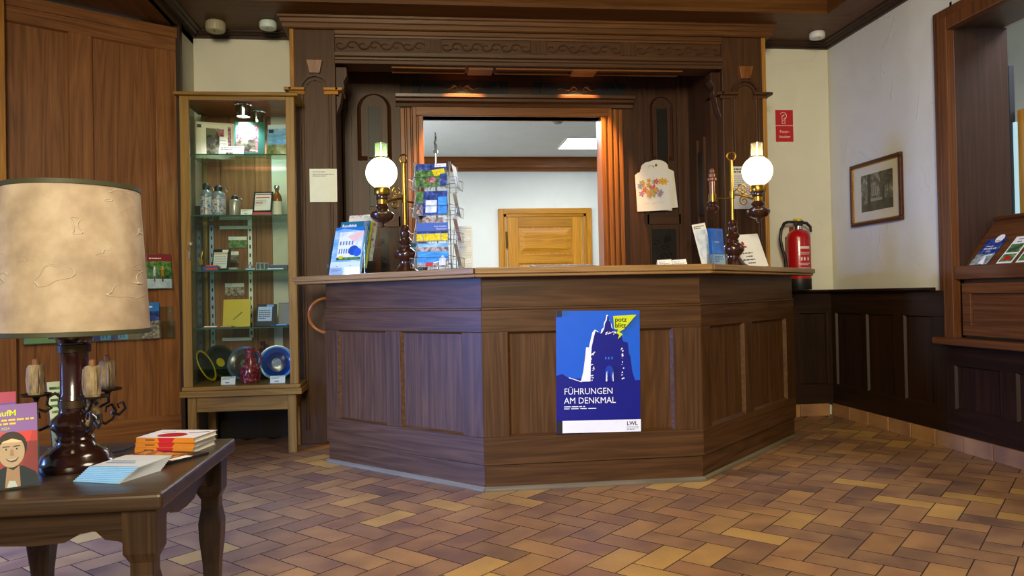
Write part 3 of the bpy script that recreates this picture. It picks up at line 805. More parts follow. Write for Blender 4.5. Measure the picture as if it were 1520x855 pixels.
c.word('FÜHRUNGEN', .085, .318, .073, PWHITE, sx=.93); c.word('AM DENKMAL', .085, .243, .073, PWHITE, sx=.93)
c.lines(.085, .50, .212, .225, 1, PWHITE, 2); c.lines(.085, .73, .196, .208, 1, PWHITE, 3)
c.rect(.065, 0.005, 1, .105, PWHITE)
c.word('LWL', .83, .058, .045, PBLK, bold=True); c.lines(.83, .98, .018, .05, 3, paint('#8a8c94', .5), 4)
c.poly([(.675, .955), (.955, .965), (.80, .845), (.745, .825), (.79, .805), (.73, .765), (.745, .80), (.71, .815), (.735, .842), (.685, .85)][::-1], YEL)
c.word('potz', .695, .908, .055, PBLK, bold=True); c.word('blitz', .695, .86, .055, PBLK, bold=True)
c.rect(0, .955, .065, 1.0, PBLK); c.rect(0, .0, .065, .10, PBLK)
o = c.make('poster'); p = at_y(889, 646, 3.895)
tag(o, 'blue poster of a tower monument taped to the front of the counter', 'poster', loc=(p.x, 3.8975, at_y(889, 642, 3.9).z), rz=(0, math.radians(.9), 0))
# ------------------------------------------------------------------ things on and round the counter
BRASS = paint('#b58a35', .28, 1); BRASSD = paint('#8a6a30', .35, 1); CHROME = paint('#c8ccd0', .12, 1); STEEL = paint('#9aa0a4', .3, 1)
TURN = paint('#3a1d10', .22, 0, .5, .5)
ACR = pane('clear_acrylic', '#f2f7f8', .05, 1.0, .04)
def lathe_obj(name, prof, mat, parent, c=(0, 0, 0), seg=32):
    m = MB(); m.lathe(prof, seg, c); return m.build(name, mat, parent, smooth=True)
def spiral(cx, cz, r0, turns, a0, y=0, sgn=1, n=26, shrink=.25):
    return [(cx+r0*(1-(1-shrink)*k/n)*math.cos(a0+sgn*2*PI*turns*k/n), y, cz+r0*(1-(1-shrink)*k/n)*math.sin(a0+sgn*2*PI*turns*k/n)) for k in range(n+1)]
def globe_lamp(label, loc, rz, glow, strength, chim):
    """brass student lamp: local +x is the arm that carries the globe"""
    r = thing('desk_lamp', label, 'lamp', loc, rz, None)
    lathe_obj('base', [(0, 0), (.092, 0), (.094, .008), (.086, .016), (.07, .026), (.05, .052), (.038, .066), (.038, .074), (.05, .085), (.064, .105), (.066, .122), (.06, .138), (.044, .152), (.032, .160), (.034, .17), (.028, .178), (.036, .19), (.04, .20), (.034, .213), (.024, .222), (.03, .235), (.031, .25), (.02, .262), (.026, .275), (.022, .29), (.012, .297), (0, .297)], TURN, r)
    m = MB(); m.cyl(.009, .29, .672, seg=14); m.lathe([(.009, .43), (.015, .432), (.015, .478), (.009, .48)], 16)
    pts = [(.026*math.sin(a), 0, .697-.026*math.cos(a)) for a in [2*PI*i/24 for i in range(24)]]
    m.tube(pts, .0055, 8, closed=True); m.build('pole', BRASS, r, smooth=True)
    gx = .158
    m = MB()
    arm = [(.012, 0, .455), (.05, 0, .452), (.09, 0, .440), (.125, 0, .425), (gx, 0, .42)]
    m.tube(arm, .0065, 8)
    m.tube(spiral(.055, .492, .036, 1.35, -PI/2, 0, 1), .0042, 7)
    m.tube(spiral(.072, .415, .030, 1.3, PI/2, 0, 1), .0042, 7)
    m.tube([(.012, 0, .475), (.03, 0, .49), (.06, 0, .47), (.09, 0, .45), (.12, 0, .455), (.135, 0, .48)], .004, 7)
    m.build('arm', BRASS, r, smooth=True)
    c = (gx, 0, 0)
    lathe_obj('oil_font', [(0, .277), (.010, .279), (.014, .288), (.010, .298), (.03, .304), (.058, .318), (.071, .338), (.072, .352), (.06, .364), (.04, .372), (.034, .382), (.042, .394), (.036, .404), (.030, .42), (.030, .436), (.036, .446), (.034, .46), (.038, .468), (0, .468)], TURN, r, c)
    lathe_obj('font_collar', [(.031, .405), (.033, .405), (.033, .437), (.031, .437)], BRASS, r, c)
    lathe_obj('burner', [(0, .466), (.046, .466), (.049, .472), (.049, .502), (.045, .51), (0, .51)], BRASS, r, c)
    lathe_obj('globe', [(.042, .508)]+[(.093*math.sin(a), .598-.093*math.cos(a)) for a in [math.radians(28+ i*(150-28)/18) for i in range(19)]]+[(.038, .685)], emis('globe_'+chim, glow, strength, '#ffffff'), r, c)
    lathe_obj('gallery', [(.036, .682), (.046, .682), (.046, .690), (.036, .690)], BRASSD, r, c)
    g = NT('chimney_glass_'+chim)
    tr = g.n('ShaderNodeBsdfTranslucent'); tr.inputs['Color'].default_value = rgb(glow)
    df = g.n('ShaderNodeBsdfDiffuse'); df.inputs['Color'].default_value = rgb('#d8e4d8')
    tp = g.n('ShaderNodeBsdfTransparent'); gl = g.n('ShaderNodeBsdfGlossy'); gl.inputs['Roughness'].default_value = .08
    a1 = g.n('ShaderNodeMixShader'); a1.inputs[0].default_value = .72; g.l(tr, 'BSDF', a1, 1); g.l(tp, 'BSDF', a1, 2)
    a2 = g.n('ShaderNodeMixShader'); a2.inputs[0].default_value = .12; g.l(a1, 'Shader', a2, 1); g.l(gl, 'BSDF', a2, 2); g.l(a2, 'Shader', g.out, 'Surface')
    lathe_obj('chimney', [(.034, .690), (.036, .69), (.0365, .772), (.0345, .772), (.034, .690)], g.m, r, c)
    # counter arm with a small turned match holder
    m = MB(); m.tube([(-.012, 0, .44), (-.10, 0, .435)], .0055, 8); m.build('side_arm', BRASS, r, smooth=True)
    c2 = (-.122, 0, 0)
    h = lathe_obj('match_holder', [(0, .335), (.008, .337), (.012, .345), (.024, .352), (.036, .366), (.038, .378), (.03, .388), (.02, .396), (.024, .404), (.03, .41), (.03, .416), (0, .416)], TURN, r, c2)
    lathe_obj('holder_cup', [(.022, .416), (.024, .416), (.024, .462), (.022, .462)], BRASSD, h, c2)
    lathe_obj('holder_top', [(0, .416), (.017, .416), (.017, .54), (.026, .545), (.027, .56), (.018, .568), (.02, .585), (.012, .598), (.014, .612), (.006, .624), (0, .625)], paint('#7a4318', .3, 0, .5, .4), h, c2)
    return r
LLY = 4.65
p = at_y(602, 380, LLY)
globe_lamp('brass globe lamp with green-white glow beside the postcard rack', (p.x, LLY, TOPZ), math.radians(180+35), '#dcf5c4', 5.5, 'green')
p = at_y(1089, 380, 4.54)
globe_lamp('brass globe lamp with warm white glow near the fire extinguisher', (p.x, 4.54, TOPZ), math.radians(-8), '#fff0c8', 5.5, 'warm')
# ---- print materials
PH_GREEN = photo('print_foliage', ['#16301a', '#2f5a2c', '#5d8a3c', '#a9b07a'], 40)
PH_TOWN = photo('print_town', ['#20222a', '#5a4a44', '#8c7f78', '#c7b6a0', '#6a2f2a'], 55)
PH_NIGHT = photo('print_night', ['#0c1636', '#142a66', '#2c50a0', '#8a7a5a'], 36)
PH_SKY = photo('print_sky', ['#5a9be0', '#82b8ee', '#c8e2f8'], 12, (1, 1, 3))
PH_FIELD = photo('print_rapeseed', ['#a09008', '#d8c416', '#e8dc4a'], 80)
PH_SEA = photo('print_water', ['#1d6fc4', '#2f90dc', '#56b0ea'], 18, (1, 1, 5))
PH_ROSE = photo('print_rose', ['#5a1e2c', '#8a3a48', '#c07a86', '#d8c0b8'], 60)
PH_SEPIA = photo('print_grey', ['#15140f', '#3a382e', '#77725f', '#b8b29a'], 22)
PH_WHITEB = photo('print_pale', ['#aebfd6', '#d6e2f0', '#f2f6fa'], 20)
INK = paint('#3a3d44', .6); GREYP = paint('#aab0b8', .6); PALEB = paint('#cfe0f4', .4); MIDB = paint('#1f6fc0', .4); RED = paint('#b81820', .4)
# ---- postcard rack
rz_r = math.radians(-14)
RK = Vector((at_y(648, 300, 4.42).x, 4.42, TOPZ))
rk = thing('postcard_rack', 'wire carousel rack holding rows of postcards on the counter', 'postcard rack', RK, rz_r)
m = MB(); m.lathe([(0, 0), (.095, 0), (.097, .006), (.05, .012), (.012, .02), (0, .02)], 28); m.build('base_plate', STEEL, rk, smooth=True)
m = MB(); m.cyl(.006, .015, .70, seg=12); m.build('post', CHROME, rk, smooth=True)
m = MB()
m.tube([(0, 0, .70), (.002, 0, .73), (-.004, -.002, .75), (.004, -.002, .77), (0, 0, .81)], [.006, .008, .006, .007, .003], 8)
m.box(-.012, .012, -.006, .006, .688, .705); m.build('sign_clip', CHROME, rk, smooth=True)
RH = .105; RB = .066
rows_z = [.025, .17, .315, .475]
def wires(side):
    m = MB(); m.push(Matrix.Rotation(side*PI/2, 4, 'Z')); hw = .096
    for z in rows_z:
        hw = .096
        m.tube([(-hw, -RB, z+.07), (-hw, -RH-.035, z+.055), (-hw, -RH-.03, z), (hw, -RH-.03, z), (hw, -RH-.035, z+.055), (hw, -RB, z+.07)], .0016, 6)
        m.tube([(-hw, -RH-.036, z+.055), (hw, -RH-.036, z+.055)], .0016, 6)
        for x in (-.05, .05): m.tube([(x, -RB, z+.13), (x, -RB, z), (x, -RH-.03, z), (x, -RH-.036, z+.055)], .0014, 6)
        m.tube([(-hw, -RB, z+.02), (0, -.008, z+.03), (hw, -RB, z+.02)], .0014, 6)
    for x in (-hw, hw): m.tube([(x, -RB, .012), (x, -RH, .62)], .0022, 6)
    m.pop(); return m
for s in range(4): wires(s).build('wire_pocket', STEEL, rk, smooth=True)
def on_rack(side, row, name, label, prints, w=.178, h=.125, back=0):
    c = Card(w, h, .0012, [WHITE]); prints(c)
    o = c.make(name)
    a = rz_r+side*PI/2
    loc = RK + Vector((math.cos(a), math.sin(a), 0))*0 + Matrix.Rotation(a, 3, 'Z') @ Vector((0, -RH-.026+back, rows_z[row]+.0025))
    tag(o, label, 'postcard', 'postcards in the carousel rack', loc, (math.radians(-11), 0, a)); return o
def pc_top(c):
    c.rect(0, .72, 1, 1, PH_NIGHT); c.rect(0, 0, 1, .72, PH_GREEN); c.poly([(.5, .72), (.9, .78), (.95, .5), (.6, .45)], PH_FIELD); c.rect(.78, .02, 1, .55, PH_NIGHT); c.poly([(.3, .2), (.5, .45), (.62, .4), (.66, .15)], PH_ROSE); c.rect(.6, .84, .97, .99, PH_WHITEB); c.word('Grüße', .63, .87, .09, INK)
def pc_blue(c):
    c.rect(0, .0, 1, 1, PH_NIGHT); c.rect(0, .0, .2, .45, PH_TOWN); c.rect(0, .5, .22, 1, PH_GREEN); c.rect(.3, .1, .66, .62, PH_WHITEB); c.rect(.7, .05, .98, .75, PH_SEA)
def pc_field(c):
    c.rect(0, .45, 1, 1, paint('#3a5fa8', .4)); c.rect(0, .38, 1, .5, PH_NIGHT); c.rect(0, 0, 1, .40, PH_FIELD); c.word('Porta Westfalica', .95, .76, .10, WHITE, 'R'); c.word('Weserbergland', .95, .62, .09, WHITE, 'R')
def pc_lake(c):
    c.rect(0, .75, 1, 1, PH_SKY); c.rect(0, .62, 1, .84, PH_TOWN); c.poly([(0, .05), (1, .3), (1, .64), (0, .66)], PH_SEA); c.poly([(0, 0), (1, 0), (1, .3), (.6, .16), (0, .14)], PH_TOWN); c.poly([(.25, .02), (.5, .02), (.52, .18), (.3, .18)], RED); c.poly([(.72, .05), (.92, .05), (.92, .35), (.82, .48), (.72, .35)], PH_WHITEB)
on_rack(0, 3, 'postcard', 'dark green postcard with small white tag, top front of the carousel rack', pc_top, .178, .135)
on_rack(0, 2, 'postcard', 'blue postcard with collage of night views, second row of the carousel rack', pc_blue, .178, .14)
on_rack(0, 1, 'postcard', 'postcard of a yellow rapeseed field under dark blue sky in the rack', pc_field, .178, .105)
on_rack(0, 1, 'postcard', 'postcard just peeping over the yellow field card in the rack', lambda c: (c.rect(0, 0, 1, 1, PH_TOWN)), .122, .136, .010)
on_rack(0, 0, 'postcard', 'postcard of blue lake and boats, bottom front of the carousel rack', pc_lake, .178, .135)
names = ['bottom', 'third', 'second', 'top']
for k, ph in enumerate((PH_TOWN, PH_ROSE, PH_TOWN, PH_WHITEB)):
    on_rack(1, k, 'postcard', f'{["brownish", "reddish", "grey", "pale"][k]} postcard seen at a slant on the right side of the rack, {names[k]} row', lambda c: (c.rect(.04, .05, .96, .97, ph)), .12, .138)
    on_rack(3, k, 'postcard', f'postcard seen edge-on at the left side of the rack, {names[k]} row', lambda c: (c.rect(.04, .05, .96, .97, PH_GREEN)), .12, .14)
# ---- acrylic brochure stand on the left worktop
bz = math.radians(-27)
BS = Vector((at_y(516, 400, 4.78).x, 4.78, TOPZ))
bs = thing('brochure_stand', 'clear stepped acrylic stand holding brochures on the left worktop', 'brochure stand', BS, bz)
m = MB()
for k, (y, z, h) in enumerate(((-.035, 0, .05), (.025, .04, .035), (.085, .085, .04))):
    m.box(-.115, .115, y-.016, y-.013, z+.002, z+h); m.box(-.115, .115, y-.016, y+.03, z, z+.003)
m.box(-.115, -.112, -.05, .0, 0, .07); m.box(.15, .153, -.05, .14, 0, .36); m.box(.115, .15, -.05, .14, 0, .003)
m.push(Matrix.Translation((0, .104, .088)) @ Matrix.Rotation(-math.radians(17), 4, 'X')); m.box(-.09, .14, 0, .003, 0, .26); m.pop()
m.build('acrylic_tray', ACR, bs)
def in_stand(dx, y, z, c, name, label, cat, tilt, grp=None):
    o = c.make(name); a = Matrix.Rotation(bz, 3, 'Z')
    return tag(o, label, cat, grp, BS + a @ Vector((dx, y, z)), (math.radians(-tilt), 0, bz))
c = Card(.212, .312, .004, [PALEB])
c.rect(.0, .27, 1, 1, PH_SKY); c.rect(.17, .30, .97, .90, PH_WHITEB)
c.poly([(.0, .93), (.3, .97), (1, .9), (1, 1), (0, 1)], MIDB)
c.poly([(.18, .33), (.18, .78), (.45, .84), (.62, .72), (.75, .72), (.75, .36)], paint('#e4ead8', .5))
for i in range(5): c.rect(.22+.1*i, .62, .27+.1*i, .70, paint('#5f7fa8', .5)); c.rect(.22+.08*i, .44, .26+.08*i, .54, paint('#3f6fa0', .5))
c.poly([(.45, .80), (.97, .92), (.97, .80), (.70, .68)], paint('#e8c0b8', .5))
c.circ(.72, .50, .17, paint('#1748a8', .5), sz=.9); c.circ(.85, .46, .13, paint('#1c58c0', .5)); c.rect(.17, .30, .97, .36, PH_GREEN); c.circ(.32, .36, .08, PH_FIELD, sz=.6)
c.lines(.08, .42, .05, .13, 3, GREYP, 1); c.lines(.56, .9, .05, .13, 3, GREYP, 2); c.word('~', .2, .15, .09, INK); c.word('~', .65, .15, .09, INK)
in_stand(0, -.045, .004, c, 'brochure', 'light blue brochure with a painted white villa, frontmost in the acrylic stand', 'brochure', 17, 'brochures in the acrylic stand')
c = Card(.212, .312, .005, [MIDB]); c.rect(0, 0, 1, .8, PH_SKY); c.rect(0, .80, 1, 1, paint('#1a6a86', .4)); c.word('Rundblick', .06, .885, .085, WHITE, bold=True)
in_stand(.0, .015, .044, c, 'brochure', 'blue brochure titled Rundblick, second in the acrylic stand', 'brochure', 17, 'brochures in the acrylic stand')
c = Card(.212, .312, .006, [WHITE]); c.rect(.0, .0, 1, 1, photo('print_magazine', ['#8a9a6a', '#c9c7a8', '#e6e4d0', '#c0604a', '#7a8a9a'], 30))
in_stand(.022, .078, .09, c, 'brochure', 'pale flowery magazine, rearmost and tallest in the acrylic stand', 'brochure', 17, 'brochures in the acrylic stand')
for k in range(2):
    c = Card(.212, .312, .005, [paint('#d8d8c0', .5)]); c.rect(0, 0, 1, 1, [PH_SKY, PH_FIELD][k])
    in_stand(.006+.004*k, [-.030, .030][k], [.004, .044][k], c, 'brochure', ['second copy directly behind the frontmost brochure of the acrylic stand', 'pale brochure edge directly behind the Rundblick brochure'][k], 'brochure', 17, 'brochures in the acrylic stand')
for k in range(3):
    c = Card(.10, .21, .004, [WHITE]); c.rect(0, 0, 1, 1, [PH_FIELD, PH_GREEN, PH_WHITEB][k] if k else photo('print_cream', ['#cfc8a0', '#e8e2c4', '#b8a878'], 30))
    in_stand(.135+.008*k, -.01+.035*k, .0+.002, c, 'leaflet', ['cream leaflet leaning at the near right end of the brochure stand', 'greenish leaflet between two others right of the brochure stand', 'pale leaflet leaning farthest back right of the brochure stand'][k], 'leaflet', 12, 'leaflets right of the brochure stand') if False else None
# teal folder leaning behind
m = MB(); m.prism([(-.05, 0), (.05, 0), (.055, .16), (.03, .25), (-.01, .27), (-.05, .20)], -.004, .004, 'Y') if False else m.add([(u, y, v) for y in (-.006, .006) for u, v in [(-.06, 0), (.06, 0), (.055, .20), (.02, .27), (-.02, .25), (-.055, .17)]],
      [(0, 1, 2, 3, 4, 5), (11, 10, 9, 8, 7, 6)]+[(i, 6+i, 6+(i+1) % 6, (i+1) % 6) for i in range(6)])
p = at_y(492, 365, 4.98)
tag(m.build('folder', paint('#12403f', .5), bevel=.002), 'dark teal folder standing behind the brochure stand by the left pillar', 'folder', loc=(p.x, 4.98, TOPZ), rz=(math.radians(-6), 0, math.radians(-62)))
# three-month calendar
c = Card(.088, .285, .002, [paint('#dde6f0', .6)]); c.lines(.1, .9, .90, .97, 2, GREYP, 3)
for v in (.02, .26, .50, .72): c.lines(.1, .9, v+.02, v+.19, 5, paint('#c2c6cc', .6), int(v*100)); 
for v in (.24, .48, .70): c.rect(0, v, 1, v+.012, paint('#d8dade', .6))
p = at_y(691, 360, 4.62)
o = c.make('calendar'); tag(o, 'tall pale paper calendar standing right behind the postcard rack', 'calendar', loc=(p.x, 4.62, TOPZ), rz=(math.radians(-4), 0, 0))
m = MB(); m.add([(-.03, .0, .2), (.03, .0, .2), (.03, .07, 0), (-.03, .07, 0), (-.03, .003, .2), (.03, .003, .2), (.03, .073, 0), (-.03, .073, 0)], [(0, 1, 2, 3), (7, 6, 5, 4), (0, 4, 5, 1), (2, 6, 7, 3), (1, 5, 6, 2), (0, 3, 7, 4)]); m.build('easel', WHITE, o)
# books stacked behind the lamp (just glimpsed between lamp and rack)
for k, (z, col) in enumerate(((0, '#2f4a3a'), (.19, '#d9d4c4'))):
    pass
c = Card(.12, .20, .03, [paint('#274634', .5)]); c.lines(.1, .8, .5, .9, 3, paint('#8fa68c', .6), 9); c.word('abc', .3, .3, .1, paint('#c8d8c0', .6)) if False else None
p = at_y(612, 360, 4.80); tag(c.make('booklet'), 'dark green booklet standing behind the left globe lamp', 'booklet', loc=(p.x+.03, 4.82, TOPZ), rz=(math.radians(-8), 0, math.radians(-30)))
# flat dark tablet on the middle board
p0 = at_y(790, 393, 4.33); p1 = at_y(880, 392, 4.33)
m = MB(); m.prism([(-.10, 0), (.10, 0), (.10, .034), (-.10, .018)], p0.x-p0.x, p1.x-p0.x, 'X'); tb = m.build('tablet', paint('#16181a', .35), bevel=.004)
tag(tb, 'flat dark tablet lying on the middle of the worktop', 'tablet', loc=(p0.x, 4.33, TOPZ))
m = MB(); m.add([(.01, -.09, .0195), (p1.x-p0.x-.01, -.09, .0195), (p1.x-p0.x-.01, .09, .0338), (.01, .09, .0338)], [(0, 1, 2, 3)]); m.build('screen', paint('#30343a', .15), tb)
# two small tent cards
for k, (px, lab) in enumerate(((988, 'left one of two small white name cards on the worktop'), (1010, 'right one of two small white name cards on the worktop'))):
    p = at_y(px, 385, 4.12)
    c = Card(.083, .045, .001, [WHITE]); c.rect(.0, .86, 1, 1, PBLK); c.word('Bitte nur', .08, .50, .22, INK); c.lines(.08, .85, .1, .4, 2, INK, 20+k)
    o = c.make('name_card'); tag(o, lab, 'name card', 'name cards on the worktop', (p.x, 4.12, TOPZ+.004), (math.radians(-25), math.radians(-4 if k else -3), math.radians(4)))
    m = MB(); m.add([(-.04, .0, .044), (.04, .0, .044), (.04, .035, .0170), (-.04, .035, .0170), (-.04, .001, .045), (.04, .001, .045), (.04, .036, .0180), (-.04, .036, .0180)], [(0, 1, 2, 3), (7, 6, 5, 4), (0, 4, 5, 1), (2, 6, 7, 3), (1, 5, 6, 2), (0, 3, 7, 4)]); m.build('back_flap', WHITE, o)
# acrylic leaflet holder with blue leaflets
p = at_y(1064, 389, 4.24); HL = Vector((p.x, 4.24, TOPZ)); hz = math.radians(28)
h = thing('leaflet_holder', 'small clear holder with blue leaflets beside the right globe lamp', 'leaflet holder', HL, hz)
m = MB(); m.box(-.058, .058, -.03, -.028, .002, .075); m.box(-.058, .058, -.03, .03, 0, .003); m.box(-.058, .058, .02, .023, 0, .13); m.box(-.058, -.056, -.03, .022, 0, .07); m.box(.056, .058, -.03, .022, 0, .07); m.build('acrylic_tray', ACR, h)
hr = Matrix.Rotation(hz, 3, 'Z')
for k in range(3):
    c = Card(.105, .215, .002, [paint('#2c5fb4', .4)]); c.rect(0, .3, 1, 1, photo('print_blue', ['#1a3f8c', '#2a62c4', '#3f83dc'], 8) if k == 0 else MIDB); c.word('Denkmal', .25, .62, .05, WHITE); c.rect(0, 0, 1, .3, paint('#b8cce8', .4)); c.lines(.15, .85, .08, .26, 3, MIDB, 5)
    tag(c.make('leaflet'), ['front blue leaflet standing in the small clear holder', 'middle blue leaflet hidden closely behind the front one in the holder', 'rearmost blue leaflet in the small clear holder'][k], 'leaflet', 'blue leaflets in the small holder', HL + hr @ Vector((0, -.020+.010*k, .0055)), (math.radians(-5), 0, hz))
c = Card(.10, .265, .0015, [WHITE]); c.rect(.1, .2, .9, .85, PH_WHITEB); c.lines(.1, .9, .88, .96, 2, INK, 6)
p = at_y(1052, 389, 4.32); tag(c.make('leaflet'), 'tall white leaflet leaning behind the small clear leaflet holder', 'leaflet', loc=(p.x+.005, 4.325, TOPZ), rz=(math.radians(-9), math.radians(-9), math.radians(20)))
# white notice leaning behind the right lamp
c = Card(.225, .235, .003, [WHITE]); c.poly([(.31, .66), (.40, .66), (.44, .62), (.44, .60), (.28, .60), (.28, .75), (.31, .80), (.36, .78), (.385, .70)], RED)
c.lines(.14, .86, .40, .47, 1, INK, 31); c.lines(.3, .72, .30, .37, 1, INK, 32); c.lines(.14, .9, .20, .27, 1, INK, 33); c.lines(.3, .75, .10, .17, 1, INK, 34)
p = at_y(1121, 392, 4.76); tag(c.make('notice'), 'white notice with a small red mark leaning behind the right lamp', 'notice', loc=(p.x, 4.76, TOPZ+.009), rz=(math.radians(-20), math.radians(-4), math.radians(18)))
m_ = MB()
# paper notices on the pillars
c = Card(.187, .232, .001, [paint('#e6ebe2', .6)]); c.lines(.12, .88, .88, .94, 1, GREYP, 41); c.lines(.12, .9, .76, .86, 2, paint('#8c9088', .6), 42)
p = at_y(480.5, 300, YP-.014); tag(c.make('notice'), 'pale paper notice pinned to the left pillar above the brochures', 'notice', loc=(p.x, YP-.0145, p.z))
c = Card(.17, .315, .001, [paint('#d8d6cc', .6)]); c.word('Reklame', .08, .91, .05, INK) if False else None; c.lines(.06, .9, .84, .97, 2, INK, 43); c.lines(.06, .85, .35, .80, 9, paint('#a8a8a4', .6), 44)
p = at_y(1105, 310, YP-.014); tag(c.make('notice'), 'grey printed notice on the right pillar behind the warm globe lamp', 'notice', loc=(p.x, YP-.0145, p.z))
# ---- bunch of paper carrier bags hanging in the recess
nail = at_y(972, 253, YA2-.04)
FL = [paint(c_, .6) for c_ in ('#d9a520', '#c8707e', '#d8923a', '#8d93b8', '#9aa860', '#c85a50')]
bags = [(-.035, -.6, 'frontmost white paper bag with a flower bouquet print, hanging in the recess'), (.0, 3, 'white paper bag second from the front of the hanging bunch'), (.012, 6, 'white paper bag third from the front of the hanging bunch'), (.02, -3.5, 'white paper bag fourth from the front of the hanging bunch'), (.03, 8, 'rearmost white paper bag of the bunch hanging in the recess')]
for k, (dx, an, lab) in enumerate(bags):
    w, h_ = .275, .33
    m = MB(); N = 12
    hr_ = .085
    out = [(-w/2, -h_), (w/2, -h_), (w/2, -.035), (w/2-.02, -.02), (hr_+.01, -.01), (hr_, .02)]+[(hr_*math.cos(a), .02+.05*math.sin(a)) for a in [PI*i/N for i in range(1, N)]]+[(-hr_, .02), (-hr_-.01, -.01), (-w/2+.02, -.02), (-w/2, -.035)]
    hole = [(.026*math.cos(a), .022+.016*math.sin(a)) for a in [2*PI*i/N for i in range(N)]]
    def ringed(y, y2):
        # outline and hand hole bridged into one sheet
        bm = bmesh.new()
        ov = [bm.verts.new((u, y, v)) for u, v in out]; hv = [bm.verts.new((u, y, v)) for u, v in hole]
        es = [bm.edges.new((ov[i], ov[(i+1) % len(ov)])) for i in range(len(ov))]+[bm.edges.new((hv[i], hv[(i+1) % N])) for i in range(N)]
        bmesh.ops.triangle_fill(bm, edges=es, use_beauty=True)
        bm.verts.index_update()
        vs = [v.co.copy() for v in bm.verts]; fs = [tuple(v.index for v in f.verts) for f in bm.faces]; bm.free(); return vs, fs
    vs, fs = ringed(0, 0)
    n0 = len(vs)
    vs2 = [Vector((v.x, .005, v.z)) for v in vs]
    edge = [(i, n0+i, n0+(i+1) % len(out), (i+1) % len(out)) for i in range(len(out))]
    m.add(list(vs)+vs2, fs+[tuple(n0+i for i in f)[::-1] for f in fs]+edge, 0)
    mats = [paint('#ddd8ca', .7)]+FL+[paint('#a9a79c', .7)]
    if k == 0:
        rnd = random.Random(11)
        for q in range(26):
            u, v = max(-.105, min(.105, rnd.gauss(-.01, .062))), -.135+rnd.uniform(-.06, .055)
            v -= abs(u)*.15; R_ = rnd.uniform(.012, .030); mi = 1+rnd.randrange(6)
            pts = [(u+R_*(1+.35*math.cos(5*a))*math.cos(a), v+R_*(1+.35*math.cos(5*a))*math.sin(a)) for a in [2*PI*i/20 for i in range(20)]]
            m.flat(pts, -.0004-.0001*q, mi)
            m.flat([(u+R_*.35*math.cos(a), v+R_*.35*math.sin(a)) for a in [2*PI*i/10 for i in range(10)]], -.0032-.0001*q, 1+(mi+1) % 6)
        for x in (-.08, -.02, .04): m.flat([(x, -.27), (x+.05, -.262), (x+.05, -.264), (x, -.272)], -.0006, 7)
    o = m.build('paper_bag', mats, recalc=False)
    tag(o, lab, 'paper bag', 'paper bags hanging in the recess', (nail.x+dx, YA2-.062+.009*k, nail.z+.008*k*.6), (math.radians(0), math.radians(an-2), 0))
m = MB(); m.push(Matrix.Rotation(PI/2, 4, 'X')); m.cyl(.004, 0, .075, seg=10); m.cyl(.009, .072, .076, seg=10); m.pop()
tag(m.build('hook', BRASSD, smooth=True), 'small hook in the recess wall that carries the paper bags', 'hook', loc=(nail.x, YA2, nail.z+.038))
# ---- fire extinguisher and its signs
EX = at_y(1187, 428, 5.655); ex = thing('fire_extinguisher', 'red fire extinguisher with black hose on the plaster wall', 'fire extinguisher', (EX.x, 5.655, 1.003))
XRED = paint('#a80d12', .25, 0, .5, .3); RUB = paint('#15130f', .45)
lathe_obj('cylinder', [(0, .04), (.088, .04), (.09, .05), (.09, .40), (.084, .43), (.066, .455), (.04, .468), (.03, .475), (0, .475)], XRED, ex)
lathe_obj('foot_ring', [(0, 0), (.088, 0), (.0905, .006), (.0905, .085), (.088, .088), (0, .088)], RUB, ex)
lathe_obj('neck', [(0, .47), (.034, .47), (.034, .495), (.028, .50), (0, .50)], CHROME, ex)
m = MB(); m.box(-.03, .03, -.022, .022, .50, .528); m.box(-.085, .04, -.014, .014, .52, .54)
m.tube([(.03, 0, .525), (.07, 0, .52), (.10, 0, .49), (.105, 0, .45)], [.012, .013, .012, .009], 8); m.build('valve_head', RUB, ex, bevel=.003)
m = MB(); m.cyl(.02, .536, .55, (-.0, 0, 0), 14); m.box(-.035, .03, -.012, .012, .544, .556); m.build('safety_cap', paint('#d8b800', .4), ex, bevel=.003)
m = MB(); m.tube([(-.085, 0, .53), (-.115, -.005, .52), (-.145, -.01, .47), (-.155, -.012, .40), (-.14, -.012, .32), (-.115, -.01, .24), (-.108, -.005, .15), (-.106, -.005, .05)], [.012]*6+[.014, .014], 10); m.build('hose', RUB, ex, smooth=True)
def lab(m):
    pass
m = MB(); XW = paint('#e3c8c4', .5)
for (z0, z1, a0, a1) in ((.315, .335, -1.95, -1.05), (.285, .289, -2.1, -1.0), (.272, .276, -2.1, -1.1), (.20, .205, -2.1, -1.0), (.19, .194, -2.1, -1.2), (.165, .169, -2.1, -1.0), (.15, .154, -2.1, -1.1), (.135, .138, -2.1, -1.0), (.115, .118, -2.0, -1.05), (.225, .25, -1.9, -1.75), (.225, .25, -1.65, -1.5), (.225, .25, -1.3, -1.15)):
    m.lathe([(.0906, z0), (.0908, z0), (.0908, z1), (.0906, z1)], 10, (0, 0, 0), 0, a0, a1)
m.build('label_print', XW, ex, recalc=False)
m = MB(); m.box(-.05, .05, .088, .122, .15, .42); m.box(-.015, .015, .05, .122, .42, .50); m.build('wall_bracket', paint('#8a1014', .4), ex)
SRED = paint('#b3161c', .4); SW = paint('#e6d4d0', .4)
x0 = at_y(1164.5, 187, YB-.004)
c = Card(.146, .125, .003, [SRED]); c.rect(0, .0, 1, .012, SW)
c.poly([(.36, .12), (.54, .12), (.54, .14), (.36, .14)], SW)
for a, b in (((.36, .12), (.385, .62)), ((.52, .12), (.545, .52))): c.rect(a[0], a[1], b[0], b[1], SW)
c.rect(.36, .60, .46, .63, SW)
hp = [(.44+.20*math.cos(a), .62+.24*math.sin(a)) for a in [math.radians(150-d*15) for d in range(16)]]
